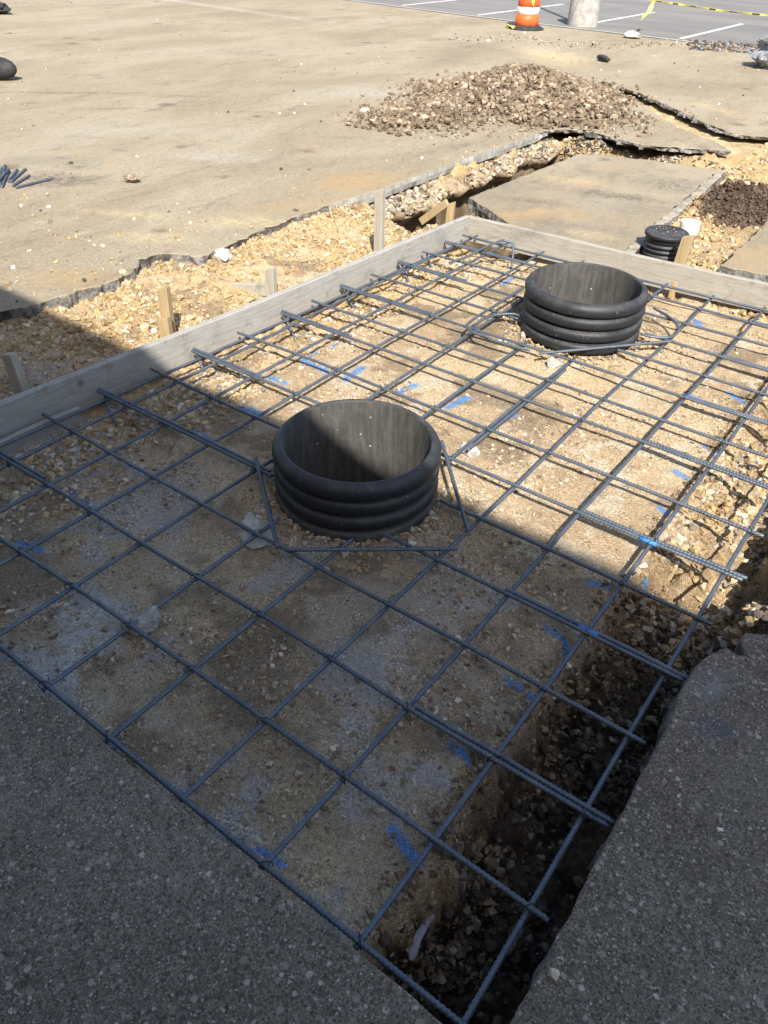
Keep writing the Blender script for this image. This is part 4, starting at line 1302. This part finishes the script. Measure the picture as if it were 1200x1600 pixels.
# curved pale strip in the trench
sp = np.array([(678, 1434), (664, 1448), (652, 1468), (646, 1490), (642, 1500)], float)
zz = -.33
P = []
for a, b in sp:
    z_ = -.2
    for _ in range(12):
        q = at(a, b, z_); z_ = .5 * z_ + .5 * (float(terrain(np.array([q[0]]), np.array([q[1]]))[0]) + .022)
    P.append(at(a, b, z_))
P = np.array(P); P[:, 2] = np.maximum(P[:, 2], P[:, 2].mean())
P = np.array([at(a, b, q[2]) for (a, b), q in zip(sp, P)]); w = np.array([.004, .009, .011, .010, .006])
t_ = np.gradient(P, axis=0); s_ = np.cross(t_, [0, 0, 1.]); s_ /= np.linalg.norm(s_, axis=1)[:, None]
V = np.concatenate([P + s_ * w[:, None], P - s_ * w[:, None], P + s_ * w[:, None] + [0, 0, .004], P - s_ * w[:, None] + [0, 0, .004]])
V[:, 2] += np.tile([.012, .008, .004, .002, .0], 4)
F = []
for i in range(4):
    F += [(i, i + 1, 6 + i, 5 + i)[::-1], (10 + i, 11 + i, 16 + i, 15 + i), (i, i + 1, 11 + i, 10 + i), (5 + i, 6 + i, 16 + i, 15 + i)[::-1]]
tag(mesh_obj('plastic_strip', V, F, M_STRIP, origin=tuple(P[2])), 'curved pale plastic strip lying in the dark trench', 'litter')

# offcuts of bar on the lot
offc = [((0, 290), (8, 258), 0), ((-14, 300), (4, 262), 0), ((3, 292), (14, 266), 0), ((-6, 286), (14, 264), 1), ((13, 283), (27, 265), 0), ((17, 284), (40, 264), 0), ((20, 290), (46, 274), 0), ((25, 293), (81, 279), 0), ((-20, 288), (6, 272), 1)]
for k, ((u0, v0), (u1, v1), lv) in enumerate(offc):
    z = ZL + .012 + lv * .02
    a, b = at(u0, v0, z), at(u1, v1, z)
    v, f = bar_mesh(line(a, b, 20, z, z), .0095)
    o = mesh_obj('steel_offcut', v, f, M_STEEL, smooth=True, origin=tuple(a))
    if k == 7: tag(o, 'steel bar offcut lying apart, rightmost of the bundle on the lot', 'steel bar', 'bar offcuts on the lot')
    else: tag(o, 'short steel bar offcut in the bundle at the left edge of the lot', 'steel bar', 'bar offcuts on the lot')

# dark things at the left edge of the lot
dq = at(26, 108, ZL + .13); dc = (dq[0] - .84 * .33 / .988, dq[1] - .52 * .33 / .988)
dr = empty('plastic_drum', (dc[0], dc[1], ZL), 'black rounded drum lying at the left edge of the lot', 'drum')
ax = np.array([.84, .52, 0]); ax /= np.linalg.norm(ax)
prof = [(-.5, .04), (-.48, .11), (-.42, .13), (.0, .13), (.12, .128), (.20, .115), (.27, .085), (.31, .045), (.325, .002)]
sdv = np.cross(ax, [0, 0, 1.]); V, F = [], []
for l_, r in prof:
    for k in range(28):
        t = 2 * np.pi * k / 28
        V.append(np.array([dc[0], dc[1], ZL + .13]) + ax * l_ + r * (math.cos(t) * sdv + math.sin(t) * np.array([0, 0, 1])))
for k in range(len(prof) - 1):
    for i in range(28):
        j = (i + 1) % 28
        F.append((k * 28 + i, k * 28 + j, k * 28 + 28 + j, k * 28 + 28 + i))
mesh_obj('shell', V, F, M_RUBBER, dr, True)
MB().lathe([(.05, 0), (.05, .03), (.03, .035), (.001, .035)], (dc[0], dc[1], ZL + .255), 16).build('bung', M_RUBBER, dr, True)
crumple('black_rag', (-13.75, 9.22, ZL), (.30, .16, .09), M_RUBBER, 'flat black scrap at the far left edge of the lot', 'litter', 9)
# crumpled grey heap at the right edge
hr = np.random.RandomState(19)
v, f = ico(3)
v = v * (1 + .35 * (hr.rand(len(v), 1) - .5)) * np.array([.30, .26, .30]); v[:, 2] = np.maximum(v[:, 2], -.18) + .18
v = v + .05 * np.stack([np.sin(v[:, 2] * 30), np.cos(v[:, 2] * 23), 0 * v[:, 2]], 1)
tag(mesh_obj('cloth_heap', v + np.array([-.38, 14.05, ZL]), f, M_CLOTH, origin=(-.38, 14.05, ZL)), 'crumpled grey cloth heap at the right edge of the lot', 'cloth')
# clods along the gutter
rs = np.random.RandomState(41)
n = 500
u_, v_ = 1075 + 130 * rs.rand(n), 64 + 14 * rs.rand(n)
P = np.array([at(a, b + (a - 1075) * .06, ZL) for a, b in zip(u_, v_)])
stones('soil_clods', P, sizes(n, rs, .012, .055, 2.5), palette(n, rs, DARK + [(.25, .3, .36)]), 'dark clods and debris along the parking edge at the right', 'debris', seed=44, big=.05)
n = 420
u_ = 700 + 380 * rs.rand(n); v_ = np.interp(u_, [700, 820, 860, 960, 1080], [62, 58, 68, 72, 66]) + 3 * rs.normal(size=n)
P = np.array([at(a, b, ZL) for a, b in zip(u_, v_)])
stones('pebbles', P, sizes(n, rs, .008, .035, 3.5), palette(n, rs, GREYISH + DARK[2:5]), 'lines of pebbles in front of the traffic barrel', 'pebbles', seed=45, big=.04)

# ------------------------------------------------------------------ traffic barrel, footing, tape
bc = (-5.46, 15.42)
br_ = empty('traffic_barrel', (bc[0], bc[1], ZL), 'orange and white striped traffic barrel on a black rubber base', 'traffic barrel')
bands = [(.06, .25, .232, .226, M_ORANGE, 'orange_band'), (.255, .375, .220, .215, M_WHITE, 'white_band'), (.38, .57, .212, .206, M_ORANGE, 'orange_band'), (.575, .70, .200, .196, M_WHITE, 'white_band'), (.705, .87, .194, .190, M_ORANGE, 'orange_band'), (.875, .99, .184, .178, M_WHITE, 'white_band'), (.995, 1.04, .172, .150, M_ORANGE, 'orange_band')]
for z0, z1, r0, r1, mt, nm in bands:
    MB().lathe([(r0 - .015, z0 - .004), (r0, z0), (r0 * .5 + r1 * .5, (z0 + z1) / 2), (r1, z1), (r1 - .02, z1 + .003)], (bc[0], bc[1], ZL), 40).build(nm, mt, br_, True)
MB().lathe([(.150, 1.040), (.12, 1.05), (.001, 1.05)], (bc[0], bc[1], ZL), 40).build('lid', M_ORANGE, br_)
MB().box((bc[0], bc[1], ZL + 1.10), (.20, .04, .10), None, .012).build('handle', M_ORANGE, br_)
MB().lathe([(.345, .0), (.35, .012), (.33, .03), (.255, .062), (.235, .075), (.225, .075)], (bc[0], bc[1], ZL), 40).build('rubber_base', M_RUBBER, br_, True)
def ribbon(path, w, th=.003):
    p = np.asarray(path, float)
    t, s, u = frames(p)
    a = np.linspace(0, 2.2, len(p))[:, None]
    ww = u * np.cos(a) + s * np.sin(a)
    nn = np.cross(t, ww)
    V = np.concatenate([p + ww * w / 2, p - ww * w / 2, p - ww * w / 2 + nn * th, p + ww * w / 2 + nn * th]); n = len(p)
    F = []
    for i in range(n - 1):
        for k in range(4):
            j = (k + 1) % 4
            F.append((k * n + i, k * n + i + 1, j * n + i + 1, j * n + i))
    return V, F
tail = [(bc[0] + .18, bc[1] - .13, ZL + .78), (bc[0] + .19, bc[1] - .14, ZL + .62), (bc[0] + .17, bc[1] - .17, ZL + .46), (bc[0] + .185, bc[1] - .16, ZL + .40)]
V, F = ribbon(tail, .06); mesh_obj('tape_tail', V, F, M_YELLOW, br_)
tail = [(bc[0] + .02, bc[1] - .21, ZL + .7), (bc[0] + .03, bc[1] - .22, ZL + .58), (bc[0] - .0, bc[1] - .225, ZL + .5)]
V, F = ribbon(tail, .06); mesh_obj('tape_tail', V, F, M_YELLOW, br_)
V, F = ribbon([(bc[0] - .36, bc[1] - .15, ZL + .03), (bc[0] - .30, bc[1] - .22, ZL + .05), (bc[0] - .20, bc[1] - .26, ZL + .06), (bc[0] - .10, bc[1] - .31, ZL + .04)], .07); mesh_obj('tape_tail', V, F, M_YELLOW, br_)

pcx = (-4.93, 16.86)
pl = empty('light_pole', (pcx[0], pcx[1], ZL), 'round concrete footing of a light pole beside the traffic barrel', 'light pole')
MB().lathe([(.31, -.05), (.31, .02), (.305, .4), (.30, .85), (.29, .88), (.001, .885)], (pcx[0], pcx[1], ZL), 48).build('concrete_footing', M_CONC, pl, True)
MB().lathe([(.055, .88), (.05, 2.5), (.04, 4.2)], (pcx[0], pcx[1], ZL), 16, True).build('steel_pole', M_METAL, pl, True)
MB().box((pcx[0] - .18, pcx[1] + .1, ZL + 4.22), (.55, .22, .10), Matrix.Rotation(-.5, 3, 'Z'), .02).build('lamp_head', M_METAL, pl)
ck = [(pcx[0] - .12, pcx[1] - .283, ZL + .15), (pcx[0] - .07, pcx[1] - .296, ZL + .32), (pcx[0] + .0, pcx[1] - .306, ZL + .55), (pcx[0] + .04, pcx[1] - .300, ZL + .8)]
MB().tube(ck, .004, 5).build('footing_crack', M_RUBBER, pl)

def cam_pt(u, v, depth):
    return CAM_C + CAM_R.T @ np.array([(u - 600) / CAM_F, (v - 800) / CAM_F, 1.0]) * depth
tp = empty('caution_tape', tuple(cam_pt(1020, 0, 15.0)), 'yellow caution tape strung above the parking edge, with a hanging tail', 'caution tape')
key = np.array([np.array([pcx[0] + .29, pcx[1] - .1, ZL + .80]), cam_pt(1020, 1, 15.0), cam_pt(1070, 8, 14.8), cam_pt(1130, 17, 14.5), cam_pt(1200, 24, 14.2), cam_pt(1300, 26, 13.8)])
N_ = 90
path = np.stack([np.interp(np.linspace(0, 5, N_), np.arange(6), key[:, k]) for k in range(3)], 1)
def tape_piece(p, name, mt, w=.032, off=0.0, tw=None):
    t, s, u = frames(p)
    a = (.5 + .35 * np.sin(np.arange(len(p)) * .35))[:, None] if tw is None else tw
    ww = u * np.cos(a) + s * np.sin(a); nn = np.cross(t, ww)
    V = np.concatenate([p + ww * w / 2 + nn * off, p - ww * w / 2 + nn * off, p - ww * w / 2 - nn * (off + .002), p + ww * w / 2 - nn * (off + .002)]); n = len(p)
    F = [(k * n + i, k * n + i + 1, ((k + 1) % 4) * n + i + 1, ((k + 1) % 4) * n + i) for i in range(n - 1) for k in range(4)]
    return mesh_obj(name, V, F, mt, tp)
tape_piece(path, 'tape_band', M_YELLOW)
for k in range(20, N_ - 6, 9):
    q = path[k:k + 4]
    a = (.5 + .35 * np.sin(np.arange(k, k + 4) * .35))[:, None]
    tape_piece(q, 'tape_print', M_TAPEBLACK, .024, .0015, a)
for dx in (0, 9):
    q = np.array([cam_pt(1022, 2, 15.0), cam_pt(1018 - dx * .3, 13, 15.0), cam_pt(1008 + dx * .4, 24, 14.98), cam_pt(999 + dx * .5, 34 - dx * .8, 14.97)])
    qq = np.stack([np.interp(np.linspace(0, 3, 14), np.arange(4), q[:, k]) for k in range(3)], 1)
    tape_piece(qq, 'tape_tail', M_YELLOW, .055, 0, np.linspace(0, 2.5 + dx * .1, 14)[:, None])
pp = cam_pt(1300, 26, 13.8)
mbp = MB().box((pp[0], pp[1], (pp[2] + ZL) / 2 + .05), (.05, .05, pp[2] - ZL + .1), None, .004).build('timber_post', M_STAKE, origin=(pp[0], pp[1], ZL))
tag(mbp, 'timber post holding the right end of the caution tape', 'post')

# ------------------------------------------------------------------ building whose roof edge shades the foreground
by = -2.25
H = -.085 + (1.70 - by) / (math.sin(SHADOW_AZ)) * math.tan(SUN_EL)
bd = empty('building', (0, by - 4, ZL), 'long plain building behind the walk whose flat roof shades the foreground', 'building')
MB().box((0, by - 4, (H - .3) / 2 + ZL / 2), (44, 8, H - .3 - ZL), None, 0).build('wall', M_WALL, bd)
MB().box((0, by - 4.02, H - .15), (44.2, 8.04, .30), None, 0).build('parapet', M_CONC, bd)
for k in range(6):
    x = -12 + 5 * k
    w = MB().box((x, by + .01, 1.75), (2.2, .05, 1.5), None, .01).build('window', M_METAL, bd)
    g = MB().box((x, by + .03, 1.75), (2.04, .04, 1.34), None, .004).build('pane', M_GLASS, w, origin=tuple(bd.location))
    g.location = (0, 0, 0)

# ------------------------------------------------------------------ tree at the right whose shade falls on the parking edge
tr = empty('tree', (2.6, 14.6, ZL), 'leafy tree right of the lot casting shade on the parking edge', 'tree')
MB().tube([(2.6, 14.6, ZL - .1), (2.62, 14.58, 1.2), (2.58, 14.65, 2.2), (2.4, 14.8, 3.2)], np.array([.14, .11, .09, .04]), 10).tube([(2.6, 14.62, 1.9), (2.1, 14.9, 2.7), (1.8, 15.1, 3.3)], np.array([.06, .04, .02]), 6).tube([(2.6, 14.62, 2.0), (3.1, 14.3, 2.8), (3.4, 14.4, 3.4)], np.array([.06, .04, .02]), 6).build('trunk', M_BARK, tr, True)
rs = np.random.RandomState(91)
n = 5000
cc = np.array([(2.4, 14.8, 3.2), (1.7, 15.1, 3.2), (3.3, 14.4, 3.3), (2.5, 14.2, 2.9), (2.1, 15.5, 2.8), (2.6, 14.8, 3.8), (1.5, 14.6, 2.7)])
c = cc[rs.randint(len(cc), size=n)] + rs.normal(size=(n, 3)) * np.array([.36, .36, .28])
a = rs.normal(size=(n, 3)); a /= np.linalg.norm(a, axis=1)[:, None]
b = np.cross(a, rs.normal(size=(n, 3))); b /= np.linalg.norm(b, axis=1)[:, None]
s = (.03 + .03 * rs.rand(n))[:, None]
V = np.stack([c - a * s * 1.6, c + b * s * .7, c + a * s * 1.6, c - b * s * .7], 1).reshape(-1, 3)
F = np.arange(4 * n).reshape(-1, 4)
mesh_obj('crown', V, F, M_LEAF, tr)
